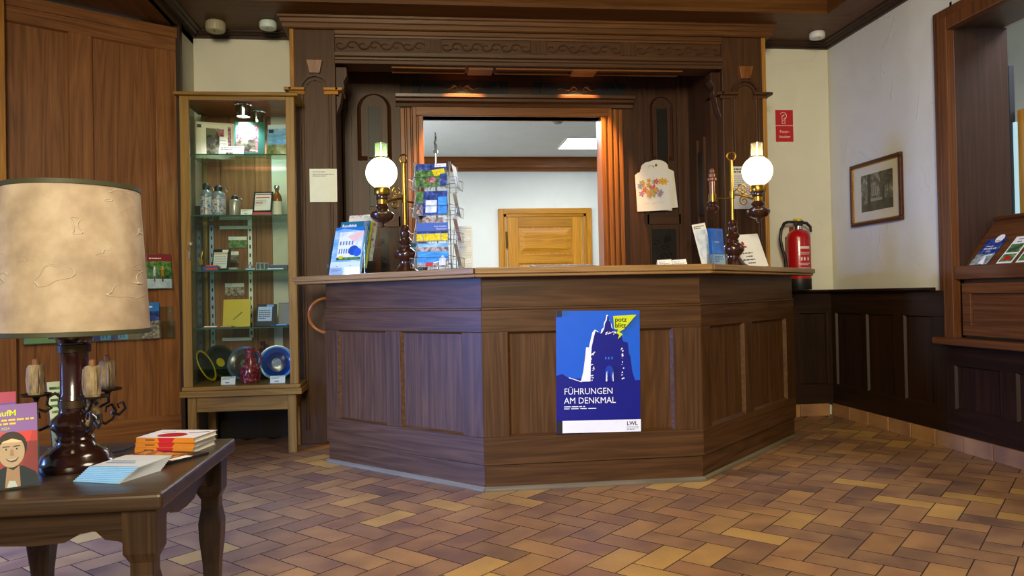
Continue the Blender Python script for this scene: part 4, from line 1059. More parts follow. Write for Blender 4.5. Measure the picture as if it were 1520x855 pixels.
hq = [(.44+.17*math.cos(a), .62+.205*math.sin(a)) for a in [math.radians(150-d*15) for d in range(16)]]
for i in range(15): c.poly([hp[i], hp[i+1], hq[i+1], hq[i]][::-1], SW); c.k -= 1
c.k += 1; c.rect(.40, .30, .50, .33, SW); c.rect(.42, .40, .50, .43, SW)
c.poly([(.40, .66), (.56, .72), (.56, .70), (.42, .62)][::-1], SW)
tag(c.make('safety_sign'), 'red sign with fire extinguisher symbol, upper of the two on the wall', 'sign', loc=(x0.x, YB-.002, at_y(1164.5, 186.5, YB).z))
c = Card(.146, .127, .003, [SRED]); c.word('Feuer-', .5, .56, .25, SW, 'C'); c.word('löscher', .5, .24, .25, SW, 'C')
tag(c.make('safety_sign'), 'red sign reading Feuerlöscher, lower of the two on the wall', 'sign', loc=(x0.x, YB-.002, at_y(1164.5, 186.5, YB).z-.130))
# ---- framed photograph on the right wall (facing -X)
pf = thing('framed_picture', 'black and white tree photograph in a brown frame on the right wall', 'picture', (XR-.003, 5.15, 1.467), -PI/2)
w, h_ = .62, .465; FR = wood('frame_walnut', '#2c140a', '#4a2412', '#64351c', axis='X', rough=.3)
m = MB()
for a, b, c0, d in ((-w/2, w/2, 0, .026), (-w/2, w/2, h_-.026, h_), (-w/2, -w/2+.026, .026, h_-.026), (w/2-.026, w/2, .026, h_-.026)): m.box(a, b, -.026, 0, c0, d)
m.build('frame', FR, pf, bevel=.006)
m = MB(); g = .026
for a, b, c0, d in ((-w/2+g, w/2-g, g, g+.006), (-w/2+g, w/2-g, h_-g-.006, h_-g), (-w/2+g, -w/2+g+.006, g, h_-g), (w/2-g-.006, w/2-g, g, h_-g)): m.box(a, b, -.018, 0, c0, d)
m.build('gilt_fillet', BRASS, pf)
c = Card(w-.06, h_-.06, .004, [paint('#cfc9ae', .7)])
D1 = paint('#14120e', .5); D2 = paint('#3a372c', .5)
c.rect(.17, .17, .86, .84, PH_SEPIA)
c.poly([(.17, .17), (.86, .17), (.86, .35), (.55, .36), (.17, .30)], photo('print_shade', ['#0e0d09', '#24221a', '#4a473a'], 25))
c.poly([(.40, .58), (.54, .60), (.54, .45), (.40, .44)], paint('#8f8b78', .5)); c.poly([(.36, .40), (.62, .38), (.64, .34), (.36, .34)], paint('#8f8b76', .5))
for q in range(4): c.rect(.39+.04*q, .46, .405+.04*q, .58, D2)
c.poly([(.31, .20), (.38, .20), (.385, .84), (.32, .84)], D1); c.poly([(.64, .3), (.68, .3), (.69, .84), (.65, .84)], D1); c.poly([(.77, .3), (.79, .3), (.80, .84), (.76, .84)], D2)
c.poly([(.60, .62), (.68, .58), (.80, .60), (.86, .66), (.86, .84), (.58, .84)], photo('print_leaf_dark', ['#100f0a', '#26241a', '#5c5846'], 40))
o = c.make('print', pf); o.location = (0, -.006, .03)
m = MB(); m.box(-w/2+.026, w/2-.026, -.016, -.014, .026, h_-.026); m.build('glazing', pane('picture_glass', '#ffffff', .03, .7), pf)
# ---- bentwood hoop hanging on the end of the counter, its bow just showing
BENT = wood('bentwood_beech', '#7a4418', '#a8642a', '#c4803c', axis='Z', rough=.3)
hc = at_y(486, 468, 5.06)
m = MB(); m.tube([(.118*math.cos(q), .012*math.sin(2*q), .118*math.sin(q)*.95) for q in [2*PI*i/36 for i in range(36)]], .009, 8, closed=True)
hp_ = tag(m.build('bentwood_hoop', BENT, smooth=True), 'orange bentwood hoop hanging behind the left end of the counter', 'hoop', loc=hc)
m = MB(); m.tube([(0, 0, .11), (0, 0, .155), (.03, -.02, .168)], .004, 6); m.build('hanging_strap', BLK, hp_, smooth=True)
# ------------------------------------------------------------------ brochure desk set into the right-hand opening
ds = thing('brochure_desk', 'built-in oak desk with panelled drawer front and sloping brochure rest', 'desk', (XR, JY, .69))
def dv(y): return y-JY
m = MB(); m.box(.04, .5, -1.6, -.11, 0, .355, 0); m.build('carcass', RWIN[Y], ds)
m = MB(); m.box(.0, .04, -1.6, -.185, .015, .33, 0)
for a, b, c0, d in ((-1.6, -.185, .015, .075), (-1.6, -.185, .27, .33), (-.255, -.185, .075, .27), (-1.6, -1.5, .075, .27)): m.box(-.018, 0, a, b, c0, d, 0)
m.build('drawer_front', RWIN[Y], ds, bevel=.003)
m = MB(); m.box(-.03, .12, -1.6, -.105, .355, .435); m.build('ledge', RWIN[Y], ds, bevel=.005)
m = MB(); zl = .435
P0, P1 = Vector((.06, 0, zl)), Vector((.33, 0, .735))
m.add([(P0.x, -1.6, P0.z), (P1.x, -1.6, P1.z), (P1.x, -.06, P1.z), (P0.x, -.09, P0.z), (P0.x+.03, -1.6, P0.z-.02), (P1.x+.03, -1.6, P1.z-.02), (P1.x+.03, -.06, P1.z-.02), (P0.x+.03, -.09, P0.z-.02)], [(0, 1, 2, 3), (7, 6, 5, 4), (0, 4, 5, 1), (3, 2, 6, 7), (1, 5, 6, 2), (0, 3, 7, 4)])
m.build('sloping_rest', RWIN[Y], ds, bevel=.003)
m = MB(); m.box(P1.x-.02, P1.x+.06, -1.6, -.05, P1.z-.012, P1.z+.012); m.build('rest_cap', RWIN[Y], ds, bevel=.004)
sl = math.atan2(P1.x-P0.x, P1.z-P0.z)
def on_rest(y, c, label):
    o = c.make('brochure')
    # card front faces -x, leaning back up the slope
    R_ = Matrix.Rotation(-PI/2, 4, 'Z') @ Matrix.Rotation(-sl, 4, 'X')
    n = Vector((-math.cos(sl), 0, math.sin(sl)))
    base = Vector((XR+P0.x, y, .69+P0.z)) + n*.004 + Vector((math.sin(sl), 0, math.cos(sl)))*.004
    o.matrix_world = Matrix.Translation(base) @ R_
    tag(o, label, 'brochure', 'brochures on the sloping rest'); return o
c = Card(.15, .21, .002, [paint('#1c2f7a', .4)]); c.rect(0, 0, 1, 1, PH_NIGHT); c.rect(0, .0, 1, .42, photo('print_weser', ['#3a5a3c', '#6a7a6a', '#a8b0a4', '#5a6fa8'], 30)); c.poly([(.45, .05), (.8, .0), (.62, .32), (.55, .35)], WHITE); c.poly([(.30, .2), (.5, .36), (.9, .40), (.9, .35), (.5, .30)], PALEB)
c.circ(.62, 1.0, .22, WHITE); c.poly([(.8, 1.0), (.84, 1.05), (.4, 1.05), (.42, 1.0)], paint('#1c2f7a', .4)) if False else None
c.word('FAHRPLAN', .5, .58, .10, WHITE, 'C', True); c.word('2024', .5, .48, .09, WHITE, 'C'); c.lines(.2, .8, .68, .74, 1, WHITE, 8); c.word('o o o', .1, .02, .08, WHITE); c.rect(.5, .88, .74, .93, paint('#d8a060', .5))
p = at_x(1464, 370, XR+.12); on_rest(p.y, c, 'blue FAHRPLAN timetable brochure at the far end of the sloping rest')
c = Card(.115, .21, .002, [paint('#ece9e0', .4)]); c.lines(.3, .8, .86, .93, 1, INK, 8); c.lines(.3, .8, .77, .83, 1, INK, 9); c.rect(.08, .40, .92, .72, PH_GREEN); c.poly([(.2, .45), (.8, .5), (.75, .6), (.3, .56)], INK); c.rect(.08, .06, .92, .34, PH_GREEN); c.poly([(.2, .1), (.75, .12), (.7, .26), (.35, .26)], RED)
p = at_x(1503, 368, XR+.12); on_rest(p.y, c, 'white brochure with two train pictures on the sloping rest')
c = Card(.115, .21, .002, [paint('#ece9e0', .4)]); c.rect(.08, .3, .92, .8, PH_FIELD); c.rect(.08, .06, .92, .3, PH_GREEN)
p = at_x(1533, 366, XR+.12); on_rest(p.y, c, 'white brochure with yellow picture cut by the photo edge on the rest')
# window post and glazing in the far room
wd = sroot('window_2')

m = MB(); m.box(.04, .05, -.5, .02, 1.0, 1.95) ; m.build('glass', pane('far_glass', '#b8d8e8', .05, 1.2), wd) if False else None
def fx(name, mat, px0, px1, py0, py1, x, d=.04, zlo=.9):
    a, b_ = at_x(px0, py0, x), at_x(px1, py1, x)
    m = MB(); m.box(x, x+d, b_.y, a.y, zlo, a.z); o = m.build(name, mat, wd); o.matrix_parent_inverse = wd.matrix_world.inverted(); return o
bpy.context.view_layer.update()
fx('post', paint('#0c1020', .4), 1495, 1503, 98, 310, 4.2)
fx('lit_pane', emis('daylit_pane', '#a8d8e8', .8, '#888888'), 1503, 1510, 182, 310, 4.22, .02)
fx('casing', GOLDOAK[Z], 1510, 1540, 164, 310, 4.26, .06)
# ------------------------------------------------------------------ clear wall pockets on the splayed panelling (left)
wm = wp.matrix_basis.copy()
def on_panel(px, py):
    P = Vector(wp.location); d = Vector((math.cos(ang), math.sin(ang), 0)); n = Vector((math.sin(ang), -math.cos(ang), 0))
    q = at_pl(px, py, P, n); return (q-P).dot(d), q.z
def at_panel(u, z, off): 
    d = Vector((math.cos(ang), math.sin(ang), 0)); n = Vector((math.sin(ang), -math.cos(ang), 0))
    q = Vector(wp.location)+d*u+n*off; return Vector((q.x, q.y, z))
def pocket(px0, px1, pyt, pyb, label):
    u0, z0 = on_panel(px0, pyb); u1, z1 = on_panel(px1, pyt)
    h = thing('wall_pocket', label, 'brochure holder', at_panel((u0+u1)/2, z0, .001), ang)
    w = (u1-u0)/2; H = z1-z0
    m = MB(); m.box(-w, w, -.004, -.001, 0, H); m.box(-w, w, -.036, -.033, 0, H*.55); m.box(-w, w, -.036, -.001, 0, .003); m.box(-w, -w+.003, -.036, -.001, 0, H*.55); m.box(w-.003, w, -.036, -.001, 0, H*.55)
    m.build('acrylic_pocket', ACR, h)
    for s in (-1, 1):
        m = MB(); m.push(Matrix.Translation((s*(w-.02), -.004, H-.03)) @ Matrix.Rotation(PI/2, 4, 'X')); m.cyl(.006, 0, .003, seg=12); m.pop()
        m.build('screw', CHROME, h)
    return u0, u1, z0, H
def in_pocket(px, z0, w, h, label, fn):
    u, _ = on_panel(px, 480)
    c = Card(w, h, .003, [WHITE]); fn(c); tag(c.make('brochure'), label, 'brochure', 'brochures in the clear wall pockets', at_panel(u, z0+.005, .018), ang)
u0, u1, z0, H = pocket(140, 253, 377, 430, 'clear wall pocket right of the lampshade, upper one on the panelling')
def f1(c): c.rect(0, .28, 1, .80, PH_GREEN); c.rect(0, .80, 1, 1, paint('#7a0f24', .4)); c.lines(.1, .9, .86, .91, 1, WHITE, 7); c.rect(.0, .0, 1, .25, PH_WHITEB); c.poly([(.28, .28), (.34, .28), (.36, .5), (.34, .62), (.28, .62), (.26, .5)], paint('#dfe4ea', .5)); c.circ(.31, .65, .035, paint('#c89878', .5)); c.poly([(.60, .28), (.68, .28), (.70, .5), (.67, .60), (.60, .60), (.57, .5)], paint('#c8901c', .5)); c.circ(.635, .63, .035, paint('#c89878', .5)); c.rect(.29, .2, .34, .36, INK); c.rect(.61, .2, .67, .36, INK)
in_pocket(236, z0, .155, .225, 'brochure of two walkers in the upper wall pocket by the lampshade', f1)
u0, u1, z0, H = pocket(33, 256, 455, 512, 'long clear wall pocket below the lampshade, lower one on the panelling')
def f2(c): c.rect(0, .0, 1, 1, PH_SEA); c.poly([(0, 0), (1, 0), (1, .35), (0, .1)], paint('#7aa860', .5)); c.poly([(.4, 1), (.6, .9), (1, .1), (.75, .1)], NAVY); c.circ(.75, .2, .10, WHITE)
def f3(c): c.rect(0, 0, 1, 1, PH_NIGHT); c.rect(0, .75, 1, 1, MIDB); c.lines(.2, .9, .83, .92, 1, WHITE, 6); c.poly([(0, 0), (1, 0), (1, .5), (.4, .45)], PH_TOWN)
def f4(c): c.rect(0, 0, 1, 1, PH_SEA); c.poly([(0, 0), (.4, 0), (.5, .9), (.1, .9)], NAVY); c.rect(.5, .05, .62, .4, PH_GREEN); c.rect(.7, .05, .8, .4, PH_GREEN); c.circ(.8, .2, .09, WHITE)
in_pocket(58, z0, .17, .23, 'pale green and blue brochure at the left end of the long wall pocket', f2)
in_pocket(150, z0, .10, .2, 'narrow green brochure behind the lamp stem in the long wall pocket', f4)
in_pocket(176, z0, .10, .23, 'blue brochure with dark bottles in the middle of the long wall pocket', f4)
in_pocket(222, z0, .11, .235, 'dark blue night brochure at the right end of the long wall pocket', f3)
# ------------------------------------------------------------------ glass display cabinet
CY0, CY1 = 5.145, 5.68
CX0, CX1 = -1.555, -.828
CABW = wood3('oak_cabinet', '#5a4018', '#8a6a30', '#a88444', rough=.4)
cb = thing('display_cabinet', 'tall glazed oak display cabinet on a low stand left of the counter', 'display cabinet', (0, 0, 0))
G = pane('cabinet_glass', '#f6fbf8', .01, .7, .0); GS = pane('shelf_glass', '#d8efe2', .02, 1.3, .03)
def part(name, mat, fn, bevel=.003, smooth=False, parent=None):
    m = MB(); fn(m); return m.build(name, mat, parent or cb, bevel=bevel, smooth=smooth)
for x in (CX0+.02, CX1-.075):
    for y in (CY0+.01, CY1-.065): part('stand_leg', CABW[Z], lambda m: m.box(x, x+.055, y, y+.055, 0, .385))
part('stand_apron', CABW[X], lambda m: m.box(CX0+.075, CX1-.075, CY0+.015, CY0+.035, .285, .385))
part('stand_apron', CABW[X], lambda m: m.box(CX0+.075, CX1-.075, CY1-.04, CY1-.02, .285, .385))
part('stand_apron', CABW[Y], lambda m: m.box(CX0+.03, CX0+.05, CY0+.065, CY1-.065, .285, .385))
part('stand_apron', CABW[Y], lambda m: m.box(CX1-.05, CX1-.03, CY0+.065, CY1-.065, .285, .385))
part('stand_top', CABW[X], lambda m: m.box(CX0-.022, CX1+.022, CY0-.02, CY1, .385, .425), .005)
part('base_board', CABW[X], lambda m: m.box(CX0-.01, CX1+.012, CY0-.01, CY1, .425, .452), .006)
ZTOP = 2.345
for k, (a, b) in enumerate(((CX0, CX0+.058), (CX1-.055, CX1))):
    part('front_post', CABW[Z], lambda m: (m.box(a, b, CY0, CY0+.025, .452, ZTOP)))
    s0, s1 = (a, a+.03) if k == 0 else (b-.03, b)
    part('corner_post', CABW[Z], lambda m: m.box(s0, s1, CY0+.025, CY0+.055, .452, ZTOP))
    part('rear_post', CABW[Z], lambda m: m.box(s0, s1, CY1-.045, CY1-.012, .452, ZTOP))
part('top_board', CABW[X], lambda m: m.box(CX0-.03, CX1+.03, CY0-.03, CY1, ZTOP, ZTOP+.022), .006)
part('top_rail', CABW[X], lambda m: m.box(CX0+.055, CX1-.055, CY0+.003, CY0+.022, ZTOP-.025, ZTOP), .002)
part('ceiling_board', CASE[X], lambda m: m.box(CX0+.03, CX1-.03, CY0+.055, CY1-.012, ZTOP-.012, ZTOP-.001))
def bp(m):
    x0, x1 = CX0+.03, CX1-.03
    xs = [x0, at_y(330, 400, 5.66).x, at_y(381, 400, 5.66).x, at_y(405, 400, 5.66).x, x1]
    for i, (a, b) in enumerate(zip(xs, xs[1:])): m.box(a+.001, b-.001, CY1-.012 if i != 1 else CY1-.016, CY1, .452, ZTOP, 1 if i == 3 else 0)
    m.box(x1-.16, x1, CY1-.017, CY1-.012, .452, .85, 0)
part('back_panel', [OAKL[Z], PLASTER], bp, 0)
part('front_glass', G, lambda m: m.box(CX0+.058, CX1-.055, CY0+.010, CY0+.014, .455, ZTOP-.025), 0)
part('side_glass', G, lambda m: m.box(CX0+.008, CX0+.012, CY0+.055, CY1-.045, .455, ZTOP), 0)
part('side_glass', G, lambda m: m.box(CX1-.012, CX1-.008, CY0+.055, CY1-.045, .455, ZTOP), 0)
SH = [at_y(355, py, CY0+.06).z for py in (229, 319, 401, 486)]
gedge = paint('#1f5a3c', .15)
for z in SH:
    s = part('glass_shelf', GS, lambda m: m.box(CX0+.034, CX1-.034, CY0+.05, CY1-.03, z-.008, z), 0)
    part('shelf_edge', gedge, lambda m: m.box(CX0+.034, CX1-.034, CY0+.047, CY0+.05, z-.008, z), 0, parent=s)
RAIL = paint('#d4dadc', .4, .2); RAILD = paint('#7f96b4', .4, .3)
for px, mt, zz in ((372, RAIL, (.74, 1.58)), (315, RAILD, (.62, 1.55))):
    xx = at_y(px, 400, CY1-.02).x
    r_ = part('shelf_standard', mt, lambda m: m.box(xx-.014, xx+.014, CY1-.024, CY1-.0165, *zz), 0)
    def slots(m):
        z = zz[0]+.02
        while z < zz[1]-.03: m.box(xx-.005, xx+.005, CY1-.0252, CY1-.024, z, z+.026); z += .062
    part('slot', BLK, slots, 0, parent=r_)['kind'] = 'stuff'
for py, a, b in ((338, 326, 374), (504, 330, 374)):
    pa, pb = at_y(a, py, CY1-.03), at_y(b, py, CY1-.03)
    part('shelf_bracket', RAIL, lambda m: m.box(pa.x, pb.x, CY1-.034, CY1-.024, pa.z-.012, pa.z+.012), .002)
# lock with a bunch of keys
p = at_y(283, 362, CY0-.002)
lk = part('lock', CHROME, lambda m: (m.push(Matrix.Translation((p.x, CY0, p.z)) @ Matrix.Rotation(PI/2, 4, 'X')), m.cyl(.011, 0, .012, seg=16), m.pop()), 0, True)
part('key', CHROME, lambda m: (m.box(p.x-.003, p.x+.003, CY0-.035, CY0-.011, p.z-.008, p.z+.008), m.tube([(p.x, CY0-.03, p.z-.008), (p.x-.012, CY0-.03, p.z-.03), (p.x, CY0-.03, p.z-.05), (p.x+.012, CY0-.03, p.z-.03)], .0018, 6, closed=True), m.box(p.x-.006, p.x+.004, CY0-.033, CY0-.030, p.z-.10, p.z-.05)), 0, parent=lk)
# two chrome spotlights under the top
for k, (px, yy, lab) in enumerate(((361, CY0+.17, 'chrome spotlight in the top of the glass cabinet, nearer the glass'), (381, CY0+.36, 'chrome spotlight in the top of the glass cabinet, behind the first'))):
    x = at_y(px, 160, yy).x
    sp = thing('cabinet_spotlight', lab, 'spotlight', (x, yy, ZTOP-.0128), 0, 'spotlights in the glass cabinet')
    m = MB(); m.lathe([(0, 0), (.062, 0), (.062, -.006), (.052, -.012), (.050, -.085), (.046, -.085), (.044, -.06), (0, -.06)], 26); m.build('housing', CHROME, sp, smooth=True)
    m = MB(); m.cyl(.042, -.068, -.062, seg=22); m.build('lens', emis('cabinet_lens', '#fff4e0', 14), sp, smooth=True)
IY = CY0+.20
def sx(px, y=IY): return at_y(px, 400, y).x
def bk_card(px0, px1, shelf, H, y, rz, mats, fn, name, label, cat, grp=None, tilt=10, th=.012):
    x0, x1 = at_y(px0, 200, y).x, at_y(px1, 200, y).x
    c = Card((x1-x0)/math.cos(rz), H, th, mats); fn(c)
    return tag(c.make(name), label, cat, grp, ((x0+x1)/2, y, shelf+.0008+th/2*math.sin(math.radians(tilt))), (math.radians(-tilt), 0, rz))
CREAM = paint('#d8cfb8', .6)
def b1(c):
    c.rect(.12, .06, .92, .94, paint('#e4dcc8', .6)); c.rect(.26, .10, .60, .84, PH_SEPIA); c.rect(.28, .66, .52, .82, paint('#6e6a4e', .5)); c.rect(.58, .62, .72, .82, PH_ROSE); c.circ(.38, .50, .11, paint('#4e4c48', .5)); c.rect(.82, .3, .90, .9, PH_ROSE); c.rect(.03, .84, .14, .93, INK); c.lines(.62, .78, .3, .55, 3, GREYP, 3)
bk_card(293, 347, SH[0], .262, CY0+.25, math.radians(16), [CREAM], b1, 'book', 'cream book with grey portrait on the top shelf of the glass cabinet', 'book', 'books on the top cabinet shelf')
def b2(c):
    c.rect(.05, .14, .78, .90, PH_ROSE); c.rect(.1, .16, .7, .5, PH_SEPIA); c.rect(.12, .91, .42, .98, paint('#cfd4cc', .5)); c.word('Album', .5, .18, .07, WHITE)
bk_card(348, 392, SH[0], .255, CY0+.19, math.radians(4), [paint('#155f52', .4)], b2, 'book', 'teal green book with reddish town picture on the top cabinet shelf', 'book', 'books on the top cabinet shelf')
def b3(c):
    c.rect(0, .0, 1, 1, PH_SKY); c.rect(0, 0, 1, .42, photo('print_hills', ['#5a6a40', '#8a8a58', '#b4a878'], 40)); c.rect(.05, .76, .28, .86, INK); c.rect(0, .88, 1, 1, PALEB)
bk_card(394, 428, SH[0], .25, CY0+.25, math.radians(-12), [PALEB], b3, 'book', 'pale blue landscape book on the top cabinet shelf by the right post', 'book', 'books on the top cabinet shelf')
def pcard(px0, px1, py0, py1, shelf, y, name, label, tilt=20, seed=1, rz=0):
    a, b = at_y(px0, py1, y), at_y(px1, py0, y)
    c = Card(b.x-a.x, max(.02, b.z-a.z)*1.05, .001, [WHITE]); c.lines(.08, .92, .62, .92, 2, INK, seed); c.lines(.3, .75, .1, .4, 1, INK, seed+1)
    return tag(c.make(name), label, 'price card', None, ((a.x+b.x)/2, y, shelf+.0008), (math.radians(-tilt), 0, rz))
pcard(324, 361, 212, 227, SH[0], CY0+.11, 'price_card', 'white price card before the books on the top cabinet shelf', 22, 51)
# second shelf: bottles and a framed card
def flask(px, y, r, h, body, label, shelf=SH[1]):
    t = thing('flask', label, 'flask', (sx(px, y), y, shelf+.0005))
    lathe_obj('bottle', [(0, 0), (r*.94, 0), (r, .006), (r, h*.66), (r*.9, h*.74), (r*.55, h*.80), (r*.48, h*.84), (0, h*.84)], body, t)
    lathe_obj('picture_band', [(r+.0004, h*.08), (r+.0008, h*.08), (r+.0008, h*.60), (r+.0004, h*.60)], photo('flask_print', ['#20284a', '#5a6a9a', '#c9cfd8', '#8a3a40', '#c8b070'], 36), t) if h > .15 else None
    lathe_obj('cap', [(0, h*.80), (r*.56, h*.80), (r*.6, h*.84), (r*.55, h*.95), (r*.3, h), (0, h)], BLACK, t)
    m = MB(); m.tube([(r*.4, -.004, h*.93), (r*1.0, -.006, h*.90), (r*1.35, -.006, h*.78), (r*1.2, -.006, h*.74)], .004, 8); m.build('loop', STEEL, t, smooth=True)
    return t
flask(308, CY0+.22, .038, .235, paint('#7d858e', .3, .3), 'tall dark red picture flask on the second cabinet shelf')
flask(326, CY0+.13, .044, .205, paint('#8f9aa4', .3, .3), 'blue picture flask before the dark red one on the second cabinet shelf')
flask(350, CY0+.14, .036, .14, paint('#a8a298', .3, .4), 'small silver flask alone in the middle of the second cabinet shelf')
bx = MB(); w0, w1 = sx(364, CY0+.14), sx(405, CY0+.14); bx.box(0, w1-w0, -.03, .03, 0, .022); tag(bx.build('box', paint('#c01830', .4), bevel=.003), 'flat red box under the framed price list in the glass cabinet', 'box', loc=(w0, CY0+.14, SH[1]+.0005))
def fr(c):
    c.rect(.08, .08, .92, .93, paint('#e8e2dc', .5)); c.rect(.08, .84, .92, .9, PH_ROSE); c.rect(.12, .68, .85, .74, paint('#c8504a', .5)); c.lines(.12, .7, .30, .62, 4, GREYP, 5); c.rect(.12, .42, .5, .5, paint('#d88a80', .5))
def framed(px0, px1, shelf, H, y, rz, label, up=0, fn=fr, tilt=14):
    return bk_card(px0, px1, shelf+up, H, y, rz, [paint('#1c1a20', .4)], fn, 'price_list', label, 'framed price list', 'framed price lists in the cabinet', tilt, .012)
framed(373, 402, SH[1], .145, CY0+.135, math.radians(-8), 'black framed price list with red text on the second cabinet shelf', .0225)
ab = thing('bottle', 'amber liqueur bottle with round stopper at the right of the second cabinet shelf', 'bottle', (sx(413, CY0+.21), CY0+.21, SH[1]+.0005))
lathe_obj('bottle_body', [(0, 0), (.031, 0), (.033, .004), (.033, .125), (.026, .15), (.013, .168), (.012, .188), (0, .188)], paint('#8a4f12', .12, 0, .6, .5), ab)
lathe_obj('paper_label', [(.0334, .012), (.0338, .012), (.0338, .105), (.0334, .105)], paint('#e6e2d4', .6), ab)
lathe_obj('stopper', [(0, .186), (.014, .186), (.018, .198), (.016, .214), (0, .220)], CHROME, ab)
pcard(357, 374, 304, 313, SH[1], CY0+.07, 'price_card', 'tiny price card before the red box on the second cabinet shelf', 20, 53)
# third shelf
framed(311, 337, SH[2], .15, CY0+.17, math.radians(-6), 'dark framed price list on the third cabinet shelf near the left rail', 0, lambda c: (c.rect(.06, .1, .86, .85, paint('#dfe2e2', .5)), c.rect(.06, .76, .86, .80, paint('#c89058', .5)), c.lines(.12, .8, .15, .7, 5, GREYP, 6), c.rect(.55, .86, .9, .97, WHITE)))
m = MB(); m.box(-.05, .05, -.03, .03, 0, .028, 0); m.box(-.03, .045, -.0315, -.03, .004, .018, 1); m.box(-.025, .04, -.026, .02, .028, .036, 2)
tag(m.build('box', [paint('#12338a', .4), RED, paint('#d84848', .4)], bevel=.002), 'small blue and red box at the left of the third cabinet shelf', 'box', loc=(sx(314, CY0+.09), CY0+.09, SH[2]+.0005))
kc = thing('keychain', 'small keychain hanging inside the glass cabinet above the third shelf', 'keychain', (sx(299, CY0+.28), CY0+.28, SH[2]+.0005))
m = MB(); m.tube([(0, 0, .0), (0, 0, .16)], .0025, 6); m.cyl(.02, 0, .006, seg=16); m.build('stand', STEEL, kc)
m = MB(); m.tube([(0, -.004, .155), (.012, -.008, .14), (.004, -.008, .10), (.0, -.008, .08)], .002, 6); m.box(-.012, .012, -.012, -.006, .05, .085); m.build('fob', BRASS, kc)
m = MB(); m.lathe([(0, .003), (.02, 0), (.032, .006), (.034, .014), (.028, .018), (0, .014)], 20); tag(m.build('dish', paint('#a4a8a0', .4), smooth=True), 'small grey dish in the middle of the third cabinet shelf', 'dish', loc=(sx(347, CY0+.10), CY0+.10, SH[2]))
m = MB()
m.box(-.03, .03, -.015, .015, 0, .012); m.lathe([(0, .012), (.018, .012), (.02, .03), (0, .042)], 16); tag(m.build('souvenir', paint('#b8c4d4', .25, .5), bevel=.002), 'silvery souvenir badge on the third cabinet shelf beside the dish', 'souvenir', loc=(sx(372, CY0+.10), CY0+.10, SH[2]+.0005))
for k, px in enumerate((383, 389, 395)):
    m = MB(); m.box(-.013, .013, -.012, .012, 0, .05, 0); m.box(-.010, .010, -.0125, -.012, .008, .044, 1)
    tag(m.build('souvenir_block', [paint('#a8b0b4', .2, .7), paint('#3a4248', .3, .5)], bevel=.003), ['silver souvenir block on the third cabinet shelf, first of three from the dish', 'silver souvenir block between its two twins on the third cabinet shelf', 'silver souvenir block on the third cabinet shelf next to the blue case'][k], 'souvenir', 'silver souvenir blocks', (sx(px, CY0+.12), CY0+.12+.004*k, SH[2]+.0005), math.radians(15))
m = MB(); m.box(-.07, .055, -.035, .04, 0, .03, 0); m.box(-.06, .045, -.03, .035, .03, .034, 1); tag(m.build('pen_case', [paint('#132048', .4), paint('#9cc0e0', .4)], bevel=.003), 'dark blue case with pale lining at the right of the third cabinet shelf', 'case', loc=(sx(416, CY0+.13), CY0+.13, SH[2]+.0005))
m = MB(); m.tube([(-.05, 0, .005), (.05, 0, .005)], .005, 8); tag(m.build('pen', paint('#c9dcf0', .3), smooth=True), 'pale pen lying before the dark blue case in the cabinet', 'pen', loc=(sx(409, CY0+.07), CY0+.07, SH[2]), rz=.1)
# pictures pinned to the cabinet back
def pinned(px0, px1, py0, py1, label, ph):
    y = CY1-.034
    a, b = at_y(px0, py1, y), at_y(px1, py0, y)
    c = Card(b.x-a.x, b.z-a.z, .001, [WHITE]); c.rect(0, 0, 1, .7, ph); c.rect(.0, .7, .5, 1, PH_WHITEB)
    tag(c.make('picture_card'), label, 'picture card', 'picture cards inside the cabinet', ((a.x+b.x)/2, CY1-.0275, a.z))
pinned(339, 366, 351, 368, 'wide green picture card pinned at the cabinet back above the third shelf', PH_GREEN)
pinned(343, 354, 373, 391, 'small pale picture card at the cabinet back behind the third shelf', PH_SEPIA)
pinned(334, 362, 420, 439, 'wide town picture card at the cabinet back above the yellow folder', PH_TOWN)
# fourth shelf
c0 = bk_card(326, 367, SH[3], .185, CY0+.16, math.radians(-4), [paint('#c4ac10', .5)], lambda c: c.poly([(.38, .24), (.72, .52), (.70, .55), (.36, .26)], paint('#4a4410', .6)), 'folder', 'yellow square folder standing on the fourth cabinet shelf', 'folder', None, 8)
framed(375, 405, SH[3], .15, CY0+.15, math.radians(-4), 'black framed price list beside the yellow folder on the fourth shelf', 0, lambda c: (c.rect(.08, .22, .78, .88, paint('#a8bcd8', .5)), c.rect(.5, .88, .85, .98, paint('#6f9ad0', .5)), c.lines(.12, .7, .3, .75, 5, INK, 6)))
c1 = bk_card(409, 430, SH[3], .155, CY0+.2, math.radians(6), [paint('#5a5c68', .5)], lambda c: c.rect(.05, .05, .95, .95, paint('#6a6c7a', .5)), 'slate', 'plain grey slate at the right end of the fourth cabinet shelf', 'slate', None, 8)
m = MB(); m.box(-.10, .10, -.03, .03, 0, .006, 0); m.box(-.08, .0, -.031, .02, .006, .012, 1); m.box(.02, .09, -.02, .028, .006, .010, 2); tag(m.build('leaflet_pile', [paint('#7a2430', .5), WHITE, paint('#c8b060', .5)]), 'flat pile of leaflets before the yellow folder on the fourth shelf', 'leaflets', loc=(sx(322, CY0+.09), CY0+.09, SH[3]+.0005))
m = MB(); m.box(-.06, .06, -.025, .025, 0, .008, 0); m.box(-.02, .05, -.02, .02, .008, .014, 1); tag(m.build('pen_box', [paint('#14306e', .4), paint('#8fb4e4', .4)], bevel=.002), 'flat blue box at the right of the fourth cabinet shelf', 'box', loc=(sx(414, CY0+.09), CY0+.09, SH[3]+.0005))
